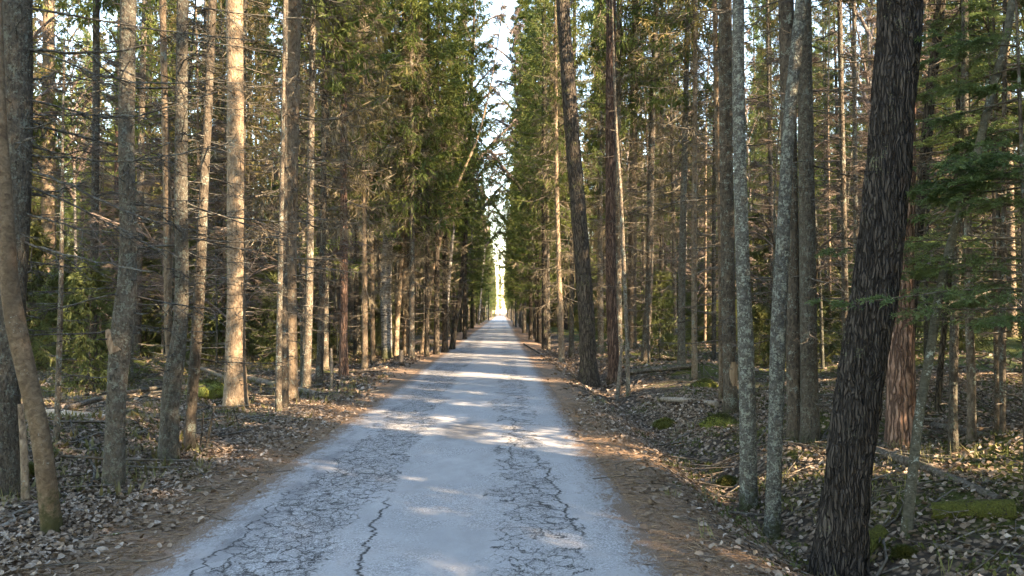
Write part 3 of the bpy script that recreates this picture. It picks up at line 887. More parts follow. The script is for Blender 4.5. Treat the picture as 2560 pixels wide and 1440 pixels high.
hero('aspen', 'aspen', [(2084, 1452, 128), (2112, 1270, 108), (2126, 1120, 104), (2154, 920, 104), (2190, 720, 101), (2212, 500, 101), (2231, 300, 96), (2241, 150, 96), (2250, 0, 97)], 18, BARE[1],
     'huge dark furrowed trunk leaning right close to the camera', 9., None, 120, 400, .045, .3, .17)
hero('pine', 'pine', [(2252, 1117, 68), (2252, 900, 63), (2254, 700, 56), (2262, 350, 50), (2268, 0, 46)], 21, GOLD[1], 'stout pinkish pine directly behind the huge furrowed trunk', 9., None, 26, 80)
hero('leaning_tree', 'lean', [(2262, 1010, 30), (2275, 800, 28), (2294, 600, 26), (2318, 320, 25), (2335, 150, 24), (2352, 30, 22)], 17, SKIRT[3], 'dark trunk leaning right behind the pinkish pine', 9., D_mid)
hero('rowan', 'sapling', [(2258, 1337, 28), (2280, 1195, 24), (2302, 1000, 22), (2325, 895, 21), (2345, 745, 21), (2378, 600, 20), (2412, 500, 19), (2440, 400, 19), (2462, 300, 19), (2486, 200, 19), (2514, 120, 18), (2532, 0, 17)], 7, BARE[0],
     'thin olive sapling curving right beside the mossy log', 4.5, None, 18, 80, .03)
hero('spruce', 'grey', [(2383, 1133, 24), (2382, 1000, 20), (2386, 770, 20), (2400, 550, 19), (2411, 360, 18), (2413, 250, 17), (2412, 0, 15)], 17, CROWN[1], 'lichen grey trunk with a rotten orange foot right of the pinkish pine', 8., dict(D_few, n=20))
hero('spruce', 'spruce', [(2430, 1107, 21), (2428, 920, 20), (2421, 720, 19), (2417, 400, 17), (2414, 0, 14)], 18, CROWN[2], 'brown trunk right of the one with a rotten orange foot', 8., D_near)
hero('spruce', 'lean', [(2340, 1032, 15), (2352, 900, 14), (2366, 770, 13), (2385, 550, 11)], 14, SKIRT[1], 'dark thin slanting trunk deeper than the olive sapling', 7., D_mid)
hero('spruce', 'spruce', [(2505, 1092, 14), (2507, 900, 14), (2509, 700, 13), (2512, 0, 9)], 14, CROWN[3], 'thin spruce with a sunlit streak near the right border of the photo', 7., D_near)

hero('spruce', 'warm', [(1405, 908, 15), (1402, 800, 14), (1398, 700, 12), (1392, 500, 11), (1390, 300, 9)], 19, GOLD[0],
     'sunlit crooked tan trunk left of the dark leaning trunk on the right', 5., D_mid, dry=2.2)
hero('spruce', 'lean', [(1362, 876, 15), (1361, 750, 14), (1360, 500, 12)], 23, SKIRT[1], 'thick dark spruce at the right road edge, left of the sunlit crooked tan trunk', 5.2, D_far)
hero('spruce', 'lean', [(1342, 856, 9), (1341, 750, 8), (1340, 500, 7)], 21, SKIRT[0], 'thin dark spruce at the right road edge left of the thick dark one', 5.4, D_far, dry=3.0)
hero('spruce', 'grey', [(1428, 894, 13), (1429, 750, 12), (1432, 500, 11), (1436, 100, 9)], 22, GOLD[1], 'brown spruce mostly hidden behind the dark leaning trunk', 5., D_far)
hero('spruce', 'spruce', [(1502, 884, 15), (1501, 720, 14), (1500, 400, 12)], 23, SKIRT[2], 'brown spruce standing in the gap between dark leaning trunk and reddish pine', 5., D_far)
hero('spruce', 'spruce', [(1652, 872, 14), (1653, 700, 12), (1655, 400, 11)], 22, GOLD[0], 'distant slim spruce right of the grey brown leaning one', 5., D_far)
# second sunlit stem of the fork and the torn stub, both parts of their trees
def stem_part(root, name, mat, pts, Yd, n=30, sides=14, flare=0., seed=3.):
    b = np.array(root.location)
    P = np.array([at(px, py, Yd) for px, py, w in pts]) - b
    Rr = [w / 2 / F * Yd for px, py, w in pts]
    a, *_ = trunk_line(P, Rr, n, sides, .04, flare, 0, seed)
    return link(name, a.mesh(name, [M[mat]]), root)


Yf = FK.location[1]
st = stem_part(FK, 'second_stem', 'warm', [(430, 935, 22), (423, 880, 20), (421, 830, 19), (420, 720, 19), (418, 500, 18), (413, 300, 17), (406, 0, 15), (402, -400, 12), (400, -900, 8)], Yf + .06, 60)
st['label'] = 'sunlit tan second stem'
sp = [o for o in bpy.data.objects if o.get('label', '').startswith('forked spruce with a torn')][0]
s1 = stem_part(sp, 'torn_stub', 'wood', [(296, 880, 40), (283, 850, 34), (275, 835, 24), (268, 824, 9)], sp.location[1] - .03, 12, 10)
# torn bark patch: a shallow shell on the trunk
Yb = RB.location[1]
a = Acc()
hh = np.linspace(0, .36, 7)
th = np.linspace(-2.3, -.9, 9)
z0 = at(1830, 963, Yb)[2] - RB.location[2]
zz = z0 + hh
cx = np.interp(zz, CB_[:, 2], CB_[:, 0])
cy = np.interp(zz, CB_[:, 2], CB_[:, 1])
rr = np.interp(zz, CB_[:, 2], rB) * 1.12
V = []
for j in range(7):
    k = math.sin((j + .4) / 7 * math.pi)
    for t in th:
        tt = -1.25 + (t + 1.6) * (.35 + .65 * k)
        V.append((cx[j] + rr[j] * math.cos(tt), cy[j] + rr[j] * math.sin(tt), zz[j]))
q = [(j * 9 + i_, j * 9 + i_ + 1, j * 9 + i_ + 10, j * 9 + i_ + 9) for j in range(6) for i_ in range(8)]
me = mesh('bark_wound', V, q, mats=[M['wood']])
link('bark_wound', me, RB)
# long sweeping limbs of the thick grey spruce, traced one by one
LIMBS = [[(60, 20), (150, 33), (240, 50), (330, 66), (430, 80), (520, 92), (640, 105)], [(60, 122), (150, 132), (250, 136), (330, 125), (390, 108), (430, 92)],
         [(60, 120), (150, 145), (220, 180), (300, 205), (400, 213), (480, 205), (565, 192)], [(55, 200), (85, 200), (110, 196), (150, 178), (176, 143)],
         [(70, 250), (120, 260), (200, 285), (290, 300), (370, 284), (440, 260), (545, 228)], [(55, 362), (110, 375), (160, 387), (205, 382), (228, 362), (236, 335)],
         [(55, 386), (130, 394), (220, 402), (310, 409), (400, 395), (480, 380), (570, 360)], [(40, 482), (85, 489), (140, 480), (180, 468), (217, 455)],
         [(60, 532), (130, 547), (190, 575), (240, 580), (290, 578), (350, 590)], [(45, 600), (110, 625), (200, 645), (290, 668), (390, 680)],
         [(40, 652), (70, 673), (95, 684), (126, 682)], [(75, 428), (160, 455), (250, 500), (330, 540), (420, 560)],
         [(60, 310), (160, 330), (260, 352), (360, 395), (450, 430)], [(60, 460), (170, 505), (280, 560), (380, 620), (470, 650)]]
b2 = np.array(ROOT2.location)
for j, lm in enumerate(LIMBS):
    dy = RNG.uniform(-.5, .9)
    n_ = len(lm)
    P = np.array([at(px, py, b2[1] + dy * k / (n_ - 1)) for k, (px, py) in enumerate(lm)]) - b2
    s = np.linspace(0, n_ - 1, 14)
    P = np.stack([np.interp(s, np.arange(n_), P[:, c]) for c in range(3)], -1)
    for _ in range(3):
        P[1:-1] = .25 * P[:-2] + .5 * P[1:-1] + .25 * P[2:]
    P[1:] += RNG.normal(0, .006, (13, 3))
    L = np.linalg.norm(P[-1] - P[0])
    a = Acc()
    a.add(*tubes(P[None], np.linspace(.0115, .0045, 14)[None] * RNG.uniform(.85, 1.2), 6))
    K1, l1 = kids(P[None], np.array([L]), 13, .12, 1, .8, .42, -.4, -.2, 6, RNG)
    a.add(*tubes(K1, np.full((13, 6), .0038) * np.linspace(1, .5, 6), 4))
    K2, _ = kids(K1, l1, 4, .2, 1, .7, .6, -.3, -.2, 5, RNG)
    a.add(*tubes(K2, np.full((len(K2), 5), .0024) * np.linspace(1, .6, 5), 3))
    link('dead_limb', a.mesh('dead_limb', [M['darktwig']]), ROOT2)

# ---- young spruces
def needle_twigs(P, L, rng, K=16, S=9, bl=.10, bw=.006):
    """fine feathery sprays for trees seen from close by"""
    K1, l1 = kids(P, L, K, .1, 1., .8, .42, -.1, -.25, 6, rng, .1, .1)
    out = Acc()
    t2 = np.linspace(.05, 1, S)[None] * np.ones((len(K1), 1))
    K2, l2 = kids(K1, l1, 6, .1, .95, .7, .6, -.1, -.2, 4, rng, .1, .05)
    for Q_, S_ in ((K1, 30), (K2, 16), (P, 40)):
        B, D = interp(Q_, np.linspace(.03, 1, S_)[None] * np.ones((len(Q_), 1)))
        az = np.arctan2(D[..., 1], D[..., 0]) + np.where(np.arange(S_) % 2 == 0, .85, -.85)[None] + rng.normal(0, .25, B.shape[:2])
        pt = np.arcsin(np.clip(D[..., 2], -1, 1)) + rng.normal(.15, .4, B.shape[:2])
        n = B.shape[0] * B.shape[1]
        V, Q = blades(B.reshape(-1, 3), dirs(az, pt).reshape(-1, 3), np.full(n, .026) * rng.uniform(.7, 1.3, n), np.full(n, .0040), False, rng)
        out.add(V, Q, mi=0)
    out.add(*tubes(K1, np.full((len(K1), 6), .0026) * np.linspace(1, .5, 6), 3), mi=1)
    return out


def near_young(name, label, x, y, Ht, rad, h0, h1, n, L0, L1, az0, aw, seed, rtr=.024):
    z = float(gz(x, y))
    root = thing(name, label, 'tree', (x, y, z))
    a, C, rd, hg = trunk_line([(0, 0, -.15), (.02, 0, Ht * .5), (.0, .02, Ht)], [rtr, rtr * .6, .004], 40, 12, .03, .3, 0, seed)
    link('trunk', a.mesh('trunk', [M['spruce']]), root)
    rng = rg(seed)
    h = np.sort(rng.uniform(h0, h1, n))
    az = az0 + rng.uniform(-aw, aw, n)
    L = rng.uniform(L0, L1, n) * (1.1 - .55 * (h - h0) / (h1 - h0))
    P = lines(np.stack([0 * h, 0 * h, h], -1), az, L, rng.uniform(-.12, .12, n), rng.uniform(-.25, .12, n), 8, .06, rng)
    a = needle_twigs(P, L, rng)
    a.add(*tubes(P, (np.full(n, .007))[:, None] * np.linspace(1.1, .3, 8)[None], 4), mi=1)
    link('crown', a.mesh('crown', [M['young'], M['limb']], False), root)
    Htree.append((x, y))


near_young('young_spruce', 'young green spruce reaching feathery branches in at the right border of the photo', 3.66, 5.15, 4.6, 1.4, 1.25, 3.4, 26, .8, 1.4, math.pi, 1.5, 201)
near_young('young_spruce', 'green feathery young spruce behind the olive sapling on the right', 4.9, 7.3, 5.2, 1.4, 1.6, 4.6, 26, .8, 1.4, math.pi, 3.1, 202)
near_young('young_spruce', 'taller green young spruce in the upper right, deepest of the three', 6.1, 9.0, 7.5, 1.4, 2., 6.4, 34, .9, 1.7, math.pi, 3.1, 203, .035)

# ---- interior and far trees: a few kinds, then copies
def straight(Ht, r, lean, seed):
    rng = rg(seed)
    P = [(0, 0, -.2), (lean * .1, 0, Ht * .25), (lean * .35 + rng.normal(0, .06), rng.normal(0, .06), Ht * .55), (lean, rng.normal(0, .1), Ht)]
    return P, [r, r * .86, r * .6, .012]


KINDS = []
specs = [('spruce', 22, .12, .2, CROWN, 6.5, D_far), ('spruce', 20, .09, -.3, GOLD, 5.5, D_far), ('warm', 24, .15, .1, CROWN, 8., D_far), ('grey', 18, .07, .5, GOLD, 5., D_far),
         ('spruce', 23, .13, -.1, SKIRT, 3.4, None), ('lean', 24, .15, .1, SKIRT, 4.2, D_few), ('warm', 16, .055, .6, None, 9., D_far), ('birch', 20, .09, .9, BARE[2:], 8., None)]
for k, (bk, Ht, r, lean, cr, cb, dd) in enumerate(specs):
    P, Rr = straight(Ht, r, lean, 300 + k)
    a, C, rad, hgt = trunk_line(P, Rr, 36, 12, .035, .45, 0, k * 7.)
    parts = [('trunk', a.mesh('trunk', [M[bk]]), (0, 0, 0), 1., 0)]
    if dd:
        parts.append(('dead_limbs', dead_branches(C, rad, hgt, rng=rg(400 + k), **dd).mesh('dead_limbs', [M['twig']]), (0, 0, 0), 1., 0))
    if cr:
        me = cr[k % len(cr)]
        parts.append(('crown', me, (float(np.interp(cb, C[:, 2], C[:, 0])), 0, cb), (Ht - cb) / CH[me.name], math.atan2(lean * .6, Ht - cb)))
    KINDS.append(parts)

P, Rr = straight(7, .035, .5, 350)
a, C, rad, hgt = trunk_line(P, Rr, 30, 8, .03, .3, 0, 3.)
KINDS.append([('trunk', a.mesh('trunk', [M['sapling']]), (0, 0, 0), 1., 0),
              ('crown', bare_crown(5.6, rg(351), 20, 1.5, .75, -.1, 1.3, 7, 5).mesh('sapling_crown', [M['btwig']]), (.08, 0, 1.4), 1., .07)])
PROTO = {}


def plant(kind, x, y, s, rz, name, label, group, wide=1.):
    root = thing(name, label, 'tree', (x, y, float(gz(x, y))), group, rz, s)
    for nm, me, loc, sz, tilt in KINDS[kind]:
        if kind not in PROTO or nm not in PROTO[kind]:
            o = link(nm, me, root, loc, kind='stuff' if nm == 'dead_limbs' else None)
            o.scale = (1, 1, sz)
            o.rotation_euler[1] = tilt
            PROTO.setdefault(kind, {})[nm] = o
        else:
            o = PROTO[kind][nm].copy()
            COL.objects.link(o)
            o.parent = root
        if nm == 'crown':
            o.scale[0] = o.scale[1] = wide
    return root


rng = rg(77)
placed = list(Htree)


def clear(x, y, dmin):
    return all((x - a) ** 2 + (y - b) ** 2 > dmin * dmin for a, b in placed)


NAMES = ['spruce', 'spruce', 'spruce', 'spruce', 'spruce', 'spruce', 'dead_spruce', 'birch']
for side in (-1, 1):
    word = 'left' if side < 0 else 'right'
    n = 0
    tries = 0
    while n < (84 if side < 0 else 66) and tries < 6000:
        tries += 1
        y = rng.uniform(21, 54)
        x = side * rng.uniform(4.2 if side < 0 else 3.4, 4 + .68 * y)
        if abs(x) > .73 * y + 1 or not clear(x, y, 1.15 + .012 * y):
            continue
        k = int(rng.choice(8, p=[.17, .22, .08, .17, .07, .03, .16, .10]))
        placed.append((x, y))
        lab = {0: 'brown spruce trunk with bare lower limbs deep in the wood on the %s', 1: 'slim brown spruce deep in the wood on the %s', 2: 'thick warm brown spruce deep in the wood on the %s',
               3: 'thin lichen grey spruce deep in the wood on the %s', 4: 'low crowned green spruce deep in the wood on the %s', 5: 'dark low crowned spruce deep in the wood on the %s',
               6: 'dead crownless thin stem deep in the wood on the %s', 7: 'white birch trunk deep in the wood on the %s'}[k] % word
        plant(k, x, y, rng.uniform(.85, 1.12), rng.uniform(0, 6.28), NAMES[k], lab, lab.replace('trunk ', '').replace('spruce', 'spruces', 1) if 'spruce' in lab else lab, .9 if side < 0 else .75)
        n += 1
    for j in range(34):
        y = rng.uniform(11, 40)
        x = side * rng.uniform(4.6, 4.6 + .6 * y)
        if not clear(x, y, .6):
            continue
        lab = 'leafless pale sapling with fine twigs in the %s wood' % word
        plant(8, x, y, rng.uniform(.6, 1.25), rng.uniform(0, 6.28), 'bare_sapling', lab, 'bare saplings of the %s wood' % word)
        placed.append((x, y))
    y = 33. if side > 0 else 45.
    while y < 240:
        x = 2.1 + rng.normal(0, .35) if side > 0 else -3.4 + rng.normal(0, .35)
        k = int(rng.choice([4, 5, 4, 5, 0, 7], p=[.26, .26, .12, .12, .08, .16]))
        lab = {4: 'brown spruce with green low crown in the %s row lining the distant road', 5: 'dark spruce with low crown in the %s row lining the distant road',
               0: 'bare limbed spruce in the %s row lining the distant road', 7: 'white birch in the %s row lining the distant road'}[k] % word
        plant(k, x, y, rng.uniform(.62, 1.12), rng.uniform(0, 6.28), NAMES[k], lab, lab.replace('in the', 'trees of the', 1), rng.uniform(.5, 1.75) if y < 75 else rng.uniform(.55, .95))
        placed.append((x, y))
        y += rng.uniform(1.2, 3.6) * (1 + y / 160)

for x, y, s_, az in ((-2.9, 37, 1., 0), (2.2, 43, 1.05, 3.0), (-3.0, 58, 1.1, .2), (2.0, 71, 1.15, 3.3), (-2.9, 92, 1.2, -.2), (2.1, 120, 1.2, 3.1)):
    lab = 'bare birch leaning over the road from the %s row' % ('left' if x < 0 else 'right')
    r_ = plant(7, x, y, s_, az, 'birch', lab, lab.replace('birch', 'birches'))
    r_.rotation_euler[1] = .06 * (1 if x < 0 else 1)
# small green spruces of the understorey
P0 = {}
spots = [(-10.9, 19), (-9.6, 17.4), (-12.5, 21), (-6.6, 22), (-14, 24), (-8, 27), (-17, 30), (-11, 33), (-5.2, 30), (4.7, 22), (6.2, 26), (7.6, 19), (9.5, 22), (8.2, 15.5), (11.5, 18), (12.5, 25), (5.5, 33), (9, 35), (15, 30), (10.4, 13.2), (-19, 27), (-7.3, 36)]
for j, (x, y) in enumerate(spots):
    k = j % 3
    lab = 'small green spruce on the floor of the %s wood' % ('left' if x < 0 else 'right')
    if j == 0:
        lab = 'small bright green spruce at the foot of the sunlit pale thick spruce'
    s = rng.uniform(.8, 1.5)
    root = thing('small_spruce', lab, 'tree', (x, y, float(gz(x, y))), 'small spruces of the wood', rng.uniform(0, 6.28), s)
    if k not in P0:
        a, *_ = trunk_line([(0, 0, -.1), (0, 0, 1.), (0, 0, 1.9 + .4 * k)], [.022, .014, .004], 14, 8, .02, .2, 0, k)
        P0[k] = [link('trunk', a.mesh('trunk', [M['spruce']]), root), link('crown', YOUNG[k], root, (0, 0, .06))]
    else:
        for o in P0[k]:
            c = o.copy()
            COL.objects.link(c)
            c.parent = root

# ---- the woods all around: one mass, instanced
def gn_woods(name, pts, label, kinds=(0, 1, 2, 3, 4, 5, 6), size=(.85, 1.12)):
    V = np.array([(x, y, float(gz(x, y))) for x, y in pts])
    me = mesh(name, V)
    o = link(name, me, kind='stuff', label=label)
    ng = bpy.data.node_groups.new(name, 'GeometryNodeTree')
    ng.interface.new_socket('Geometry', in_out='INPUT', socket_type='NodeSocketGeometry')
    ng.interface.new_socket('Geometry', in_out='OUTPUT', socket_type='NodeSocketGeometry')
    nd = lambda t: ng.nodes.new(t)
    gi, go = nd('NodeGroupInput'), nd('NodeGroupOutput')
    jall = nd('GeometryNodeJoinGeometry')
    for k in kinds:
        j = nd('GeometryNodeJoinGeometry')
        for nm, ob in PROTO[k].items():
            oi = nd('GeometryNodeObjectInfo')
            oi.inputs['Object'].default_value = ob
            tf = nd('GeometryNodeTransform')
            ng.links.new(oi.outputs['Geometry'], tf.inputs['Geometry'])
            tf.inputs['Translation'].default_value = ob.location
            tf.inputs['Rotation'].default_value = ob.rotation_euler
            tf.inputs['Scale'].default_value = ob.scale
            ng.links.new(tf.outputs[0], j.inputs[0])
        g = nd('GeometryNodeGeometryToInstance')
        ng.links.new(j.outputs[0], g.inputs[0])
        ng.links.new(g.outputs[0], jall.inputs[0])
    ip = nd('GeometryNodeInstanceOnPoints')
    ip.inputs['Pick Instance'].default_value = True
    ng.links.new(gi.outputs[0], ip.inputs['Points'])
    ng.links.new(jall.outputs[0], ip.inputs['Instance'])

    def rv(typ, lo, hi, seed):
        r = nd('FunctionNodeRandomValue')
        r.data_type = typ
        socks = [s for s in r.inputs if s.enabled]
        for s in socks:
            if s.name == 'Min':
                s.default_value = lo
            elif s.name == 'Max':
                s.default_value = hi
            elif s.name == 'Seed':
                s.default_value = seed
        return [s for s in r.outputs if s.enabled][0]
    ng.links.new(rv('INT', 0, len(kinds) - 1, 3), ip.inputs['Instance Index'])
    ng.links.new(rv('FLOAT_VECTOR', (0, 0, 0), (0, 0, 6.28), 4), ip.inputs['Rotation'])
    ng.links.new(rv('FLOAT', *size, 5), ip.inputs['Scale'])
    ng.links.new(ip.outputs[0], go.inputs[0])
    md = o.modifiers.new('scatter', 'NODES')
    md.node_group = ng
    return o


def fill(n, x0, x1, y0, y1, dmin, test):
    out = []
    tries = 0
    while len(out) < n and tries < n * 60:
        tries += 1
        x, y = rng.uniform(x0, x1), rng.uniform(y0, y1)
        if test(x, y) and clear(x, y, dmin):
            out.append((x, y))
            placed.append((x, y))
    return out


PROTO[9], PROTO[10], PROTO[11] = ({'trunk': P0[k][0], 'crown': P0[k][1]} for k in range(3))
under = fill(900, -60, 60, 20, 100, .7, lambda x, y: (x < -6.5 or x > 6) and abs(x) < .78 * y + 2)
under += fill(260, -14, 14, 55, 250, .6, lambda x, y: x < -3.6 or x > 2.6)
gn_woods('understorey', under, 'low green spruces and brush filling the floor deep in the wood', (9, 10, 11), (.7, 2.4))
deep = fill(820, -75, 75, 30, 125, 1.5, lambda x, y: (x < -5 or x > 4) and (y > 52 or abs(x) > .73 * y + 1) and abs(x) < .8 * y + 6)
gn_woods('deep_woods', deep, 'dense mass of spruces closing the view deep in the wood')
beam = lambda x, y: 11.8 < y + .75 * (x + 4) < 14.0 or 20.5 < y + .75 * (x + 4) < 22.2
lane = lambda x, y: not beam(x, y) and ( not 8.5 < y + .75 * (x + 4) < 27 or rng.uniform() < .35)
side = fill(150, 3.2, 60, -55, 30, 1.7, lambda x, y: abs(x) > .74 * y + 2.0 and math.hypot(x, y) > 4.5 and lane(x, y) and (x < 14 or rng.uniform() < .45))
side += fill(40, -40, -4.0, -40, 40, 1.8, lambda x, y: abs(x) > .74 * y + 2.0 and math.hypot(x, y) > 4.5)
young = fill(112, 3.6, 16, -14, 12, 1.2, lambda x, y: abs(x) > .74 * y + 1.4 and math.hypot(x, y) > 4.5 and (not beam(x, y) or x < 7.5))  # unseen low spruces added to block low sun from the near road
gn_woods('added_shade_spruces', young, 'half grown low crowned spruces standing beside and behind the camera', (4, 5), (.36, .6))
gn_woods('surrounding_woods', side, 'spruces standing around and behind the place where the photo was taken')
far = fill(260, -45, 45, 245, 340, 1.9, lambda x, y: x < -2.9 or x > 1.7) + fill(40, -30, 30, 345, 360, 1.2, lambda x, y: True)
gn_woods('far_woods', far, 'sunlit edge of the wood beyond the far end of the road', (4, 5, 4), (.7, 1.1))

# ------------------------------------------------------------------ logs, sticks
def log(name, mat, p0, p1, w0, w1, label, sag=0., cat='log', lift=.4, group=None, y0=None, y1=None, sides=16, n=30, rough=.05):
    A, B = (ground_at(*p) for p in (p0, p1))
    r0, r1 = w0 / 2 / F * A[1], w1 / 2 / F * B[1]
    A[2] += r0 * lift
    B[2] += r1 * lift
    mid = (A + B) / 2
    mid[2] = max(mid[2] + sag, float(gz(mid[0], mid[1])) + .5 * (r0 + r1) * lift)
    o = A.copy()
    a, C, rad, hgt = trunk_line(np.array([A, mid, B]) - o, [r0, (r0 + r1) / 2, r1], n, sides, rough, 0., 0, w0 + p0[0])
    base = a.V[0].reshape(n, sides, 3)[0]
    a.add(base, None, [[0, j + 1, j] for j in range(1, sides - 1)])
    root = thing(name, label, cat, tuple(o), group)
    link('bark', a.mesh('log_body', [M[mat]]), root)
    if w0 > 14:
        db = dead_branches(C, rad, hgt, .1, max(.3, hgt[-1] - .1), 5, .1, .4, rg(abs(int(w0 + p0[0]))), 2, 0, 1.)
        link('limb_stubs', db.mesh('limb_stubs', [M['twig']]), root)
    return root


log('mossy_log', 'mosslog', (2332, 1296), (2540, 1296), 44, 54, 'short fat log coated in bright moss on the right', lift=.7)
log('mossy_log', 'mosslog', (2150, 1400), (2205, 1345), 48, 40, 'mossy log end poking out behind the huge furrowed trunk', lift=.7)
log('fallen_log', 'log', (2185, 1140), (2500, 1262), 28, 23, 'long brown fallen log sloping down behind the olive sapling', lift=.9)
log('fallen_log', 'log', (2335, 1072), (2465, 1097), 18, 16, 'short dark log behind the trunk with a rotten orange foot', lift=.9)
log('fallen_log', 'log', (2180, 1055), (2345, 1056), 12, 10, 'thin log lying across behind the pinkish pine', lift=.9)
log('fallen_log', 'palelog', (1655, 1008), (1792, 1024), 11, 14, 'straight grey log resting across the right side ditch bank', lift=1.6)
log('fallen_log', 'log', (1565, 942), (1730, 925), 13, 11, 'long mossy log lying behind the reddish pine on the right', lift=1.5)
log('fallen_log', 'palelog', (105, 1042), (268, 1052), 22, 17, 'pale peeled birch log on the floor behind the tan leaning trunk', lift=.9)
log('fallen_log', 'log', (165, 1034), (412, 976), 13, 9, 'thin brown fallen trunk rising towards the fork on the left', lift=2., sag=.05)
log('fallen_log', 'log', (40, 1140), (350, 1126), 15, 10, 'dark low log behind the spruce with the torn fork', lift=.9)
log('fallen_log', 'log', (612, 952), (792, 992), 15, 13, 'greyish log lying behind the trio near the left road edge', lift=1.)
log('fallen_log', 'log', (470, 915), (575, 957), 9, 9, 'thin dark log ending at the golden spruce foot', lift=1.6)
log('fallen_branch', 'palelog', (-20, 1340), (112, 1278), 16, 12, 'pale stripped branch lying left of the tan trunk foot', lift=1., cat='branch')
log('fallen_branch', 'log', (135, 1360), (360, 1330), 7, 4, 'thin crooked branch on the litter below the tan trunk', lift=1.2, cat='branch', sides=8)
log('fallen_branch', 'log', (410, 1198), (470, 1166), 7, 5, 'short bent stick on the left verge, upper of two halves', lift=1.2, cat='branch', sides=8)
log('fallen_branch', 'log', (468, 1166), (520, 1200), 6, 4, 'short stick on the left verge pointing down towards the road', lift=1.2, cat='branch', sides=8)
log('fallen_branch', 'palelog', (2185, 1282), (2232, 1286), 8, 6, 'short pale broken branch by the foot of the olive sapling', lift=1.2, cat='branch', sides=8)
log('fallen_branch', 'palelog', (2180, 1275), (2228, 1236), 7, 4, 'pale thin branch propped up behind the huge furrowed trunk', lift=1.2, cat='branch', sides=8)
log('fallen_branch', 'log', (2330, 1370), (2500, 1400), 12, 9, 'dark branch on the leaves below the mossy log', lift=1., cat='branch')
log('fallen_branch', 'palelog', (2320, 1385), (2545, 1296), 6, 3, 'long thin pale branch crossing the leaves below the mossy log', lift=1.4, cat='branch', sides=8)
log('fallen_branch', 'palelog', (1310, 862), (1365, 895), 4, 4, 'thin sunlit pole lying along the right verge', lift=1., cat='branch', sides=8)

# snapped dark sticks standing at the left verge, small dead shrubs
for px, py, tx, ty, w, lab in ((507, 1132, 536, 1018, 9, 'charred looking snapped stick standing at the left verge'), (495, 1142, 509, 1030, 6, 'thin snapped stick standing left of the charred looking one'),
                               (602, 1084, 583, 1020, 5, 'thin snapped stick below the golden spruce foot'), (828, 975, 828, 870, 10, 'dead broken stub standing between the left roadside trunks'),
                               (775, 995, 773, 968, 8, 'short black stub at the foot of the left trio'), (1540, 1000, 1556, 850, 12, 'grey dead shrub stem in front of the reddish pine')):
    b = ground_at(px, py)
    hero('snag', 'log' if w > 6 else 'lean', [(px, py, w), ((px + tx) / 2 + 2, (py + ty) / 2, w * .8), (tx, ty, w * .5)], 1, None, lab, dead=dict(h0=.2, h1=.5, n=4, L0=.1, L1=.3, tw=2, tw2=0), stop=1, sides=8, n=14, cat='snag', twig='darktwig')

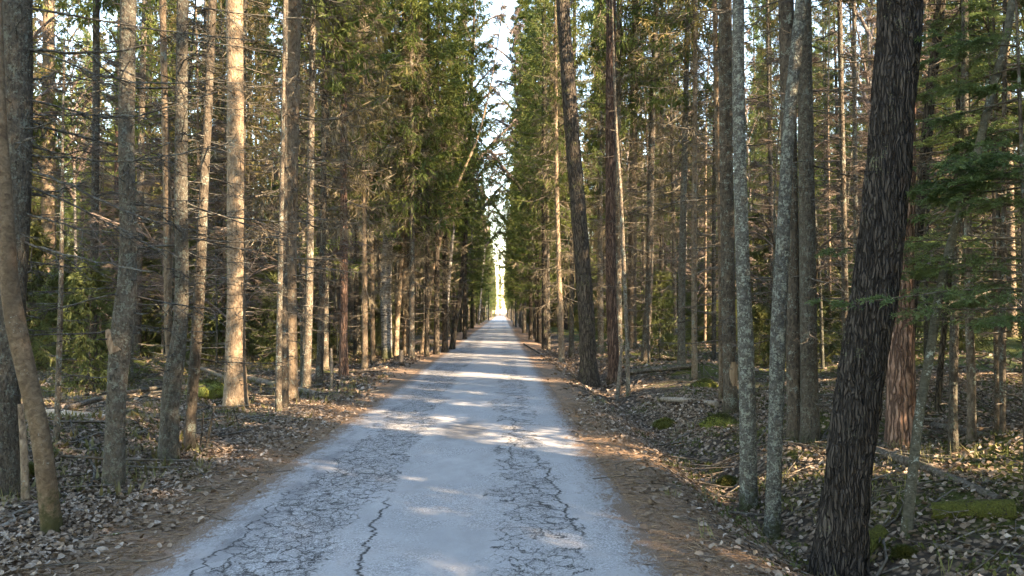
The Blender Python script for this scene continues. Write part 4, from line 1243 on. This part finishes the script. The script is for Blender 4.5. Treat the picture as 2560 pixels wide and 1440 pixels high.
# moss covered stones and old stumps on the banks
for px, py, w, lab in ((1665, 1068, 62, 'mossy stone in the ditch left of the trunk with a torn bark patch'), (1764, 968, 60, 'mossy hump at the foot of the thin golden trunk on the right'),
                       (1800, 1066, 92, 'large mossy hump left of the foot of the torn bark trunk'), (1822, 1212, 56, 'small mossy stone by the upright lichen crusted trunk in the ditch'),
                       (2262, 1392, 50, 'mossy stump at the foot of the olive sapling'), (520, 985, 105, 'wide mossy hump left of the golden spruce with a flared foot'),
                       (690, 905, 60, 'mossy stone deep between the left trio and the golden spruce'), (70, 1185, 70, 'dark mossy hump behind the tan leaning trunk')):
    b = ground_at(px, py)
    r = w / 2 / F * b[1]
    rng = rg(int(px))
    n1, n2 = 18, 28
    V = []
    for i_ in range(n1):
        p_ = i_ / (n1 - 1) * math.pi
        for j in range(n2):
            t_ = j / n2 * 2 * math.pi
            v = Vector((math.sin(p_) * math.cos(t_), math.sin(p_) * math.sin(t_), math.cos(p_)))
            d_ = 1 + .28 * noise.noise(v * 1.6 + Vector((px, 0, 0))) + .12 * noise.noise(v * 4 + Vector((0, px, 0)))
            V.append((v.x * r * d_, v.y * r * .8 * d_, v.z * r * .46 * d_))
    V = np.array(V)
    a = Acc()
    a.add(V, [(i_ * n2 + j, (i_ + 1) * n2 + j, (i_ + 1) * n2 + (j + 1) % n2, i_ * n2 + (j + 1) % n2) for i_ in range(n1 - 1) for j in range(n2)])
    root = thing('mossy_stump' if 'stump' in lab else 'mossy_stone', lab, 'stump' if 'stump' in lab else 'stone', (b[0], b[1], b[2] + .06 * r))
    link('stone', a.mesh('stone', [M['mosslog']]), root)
    k = V[(V[:, 2] > -.1 * r)]
    B = np.repeat(k, 9, 0) * (1 + rng.normal(0, .02, (len(k) * 9, 1))) + rng.normal(0, .05 * r, (len(k) * 9, 3))
    D = unit(B / r + rng.normal(0, .5, B.shape) + np.array([0, 0, .35]))
    VV, QQ = blades(B * .97, D, np.full(len(B), .030) * rng.uniform(.5, 1.3, len(B)), np.full(len(B), .007), False, rng)
    link('moss', mesh('moss', VV, QQ, smooth=False, mats=[M['mossy']]), root, kind='stuff')

# ------------------------------------------------------------------ light, sky
SUN_EL, SUN_AZ = R(29), math.atan2(-.60, .80)      # direction TO the sun in the x-y plane: right and behind
sd = Vector((math.cos(SUN_EL) * math.cos(SUN_AZ), math.cos(SUN_EL) * math.sin(SUN_AZ), math.sin(SUN_EL)))
ld = bpy.data.lights.new('sun', 'SUN')
ld.energy = 4.0
ld.angle = R(.5)
ld.color = (1, .90, .74)
lo = bpy.data.objects.new('sun', ld)
COL.objects.link(lo)
lo.rotation_euler = sd.to_track_quat('Z', 'Y').to_euler()
wd = bpy.data.worlds.new('World')
scene.world = wd
wd.use_nodes = True
nt = wd.node_tree
nt.nodes.clear()
sky = nt.nodes.new('ShaderNodeTexSky')
sky.sky_type = 'NISHITA'
sky.sun_disc = False
sky.sun_elevation = SUN_EL
sky.sun_rotation = math.atan2(sd.x, sd.y)
sky.air_density = 1.5
sky.dust_density = 0.
sky.ozone_density = 4.5
bg = nt.nodes.new('ShaderNodeBackground')
bg.inputs[1].default_value = .15
wo = nt.nodes.new('ShaderNodeOutputWorld')
nt.links.new(sky.outputs[0], bg.inputs[0])
nt.links.new(bg.outputs[0], wo.inputs[0])

scene.view_settings.view_transform = 'Standard'
scene.view_settings.look = 'None'
scene.view_settings.exposure = 2.98
scene.view_settings.use_white_balance = True
scene.view_settings.white_balance_temperature = 8500
scene.view_settings.white_balance_tint = 17
scene.view_settings.gamma = 1
c = scene.cycles
c.max_bounces = 6
c.diffuse_bounces = 4
c.glossy_bounces = 2
c.transmission_bounces = 3
c.sample_clamp_indirect = 8
c.use_denoising = True
c.use_adaptive_sampling = True
c.adaptive_threshold = .02
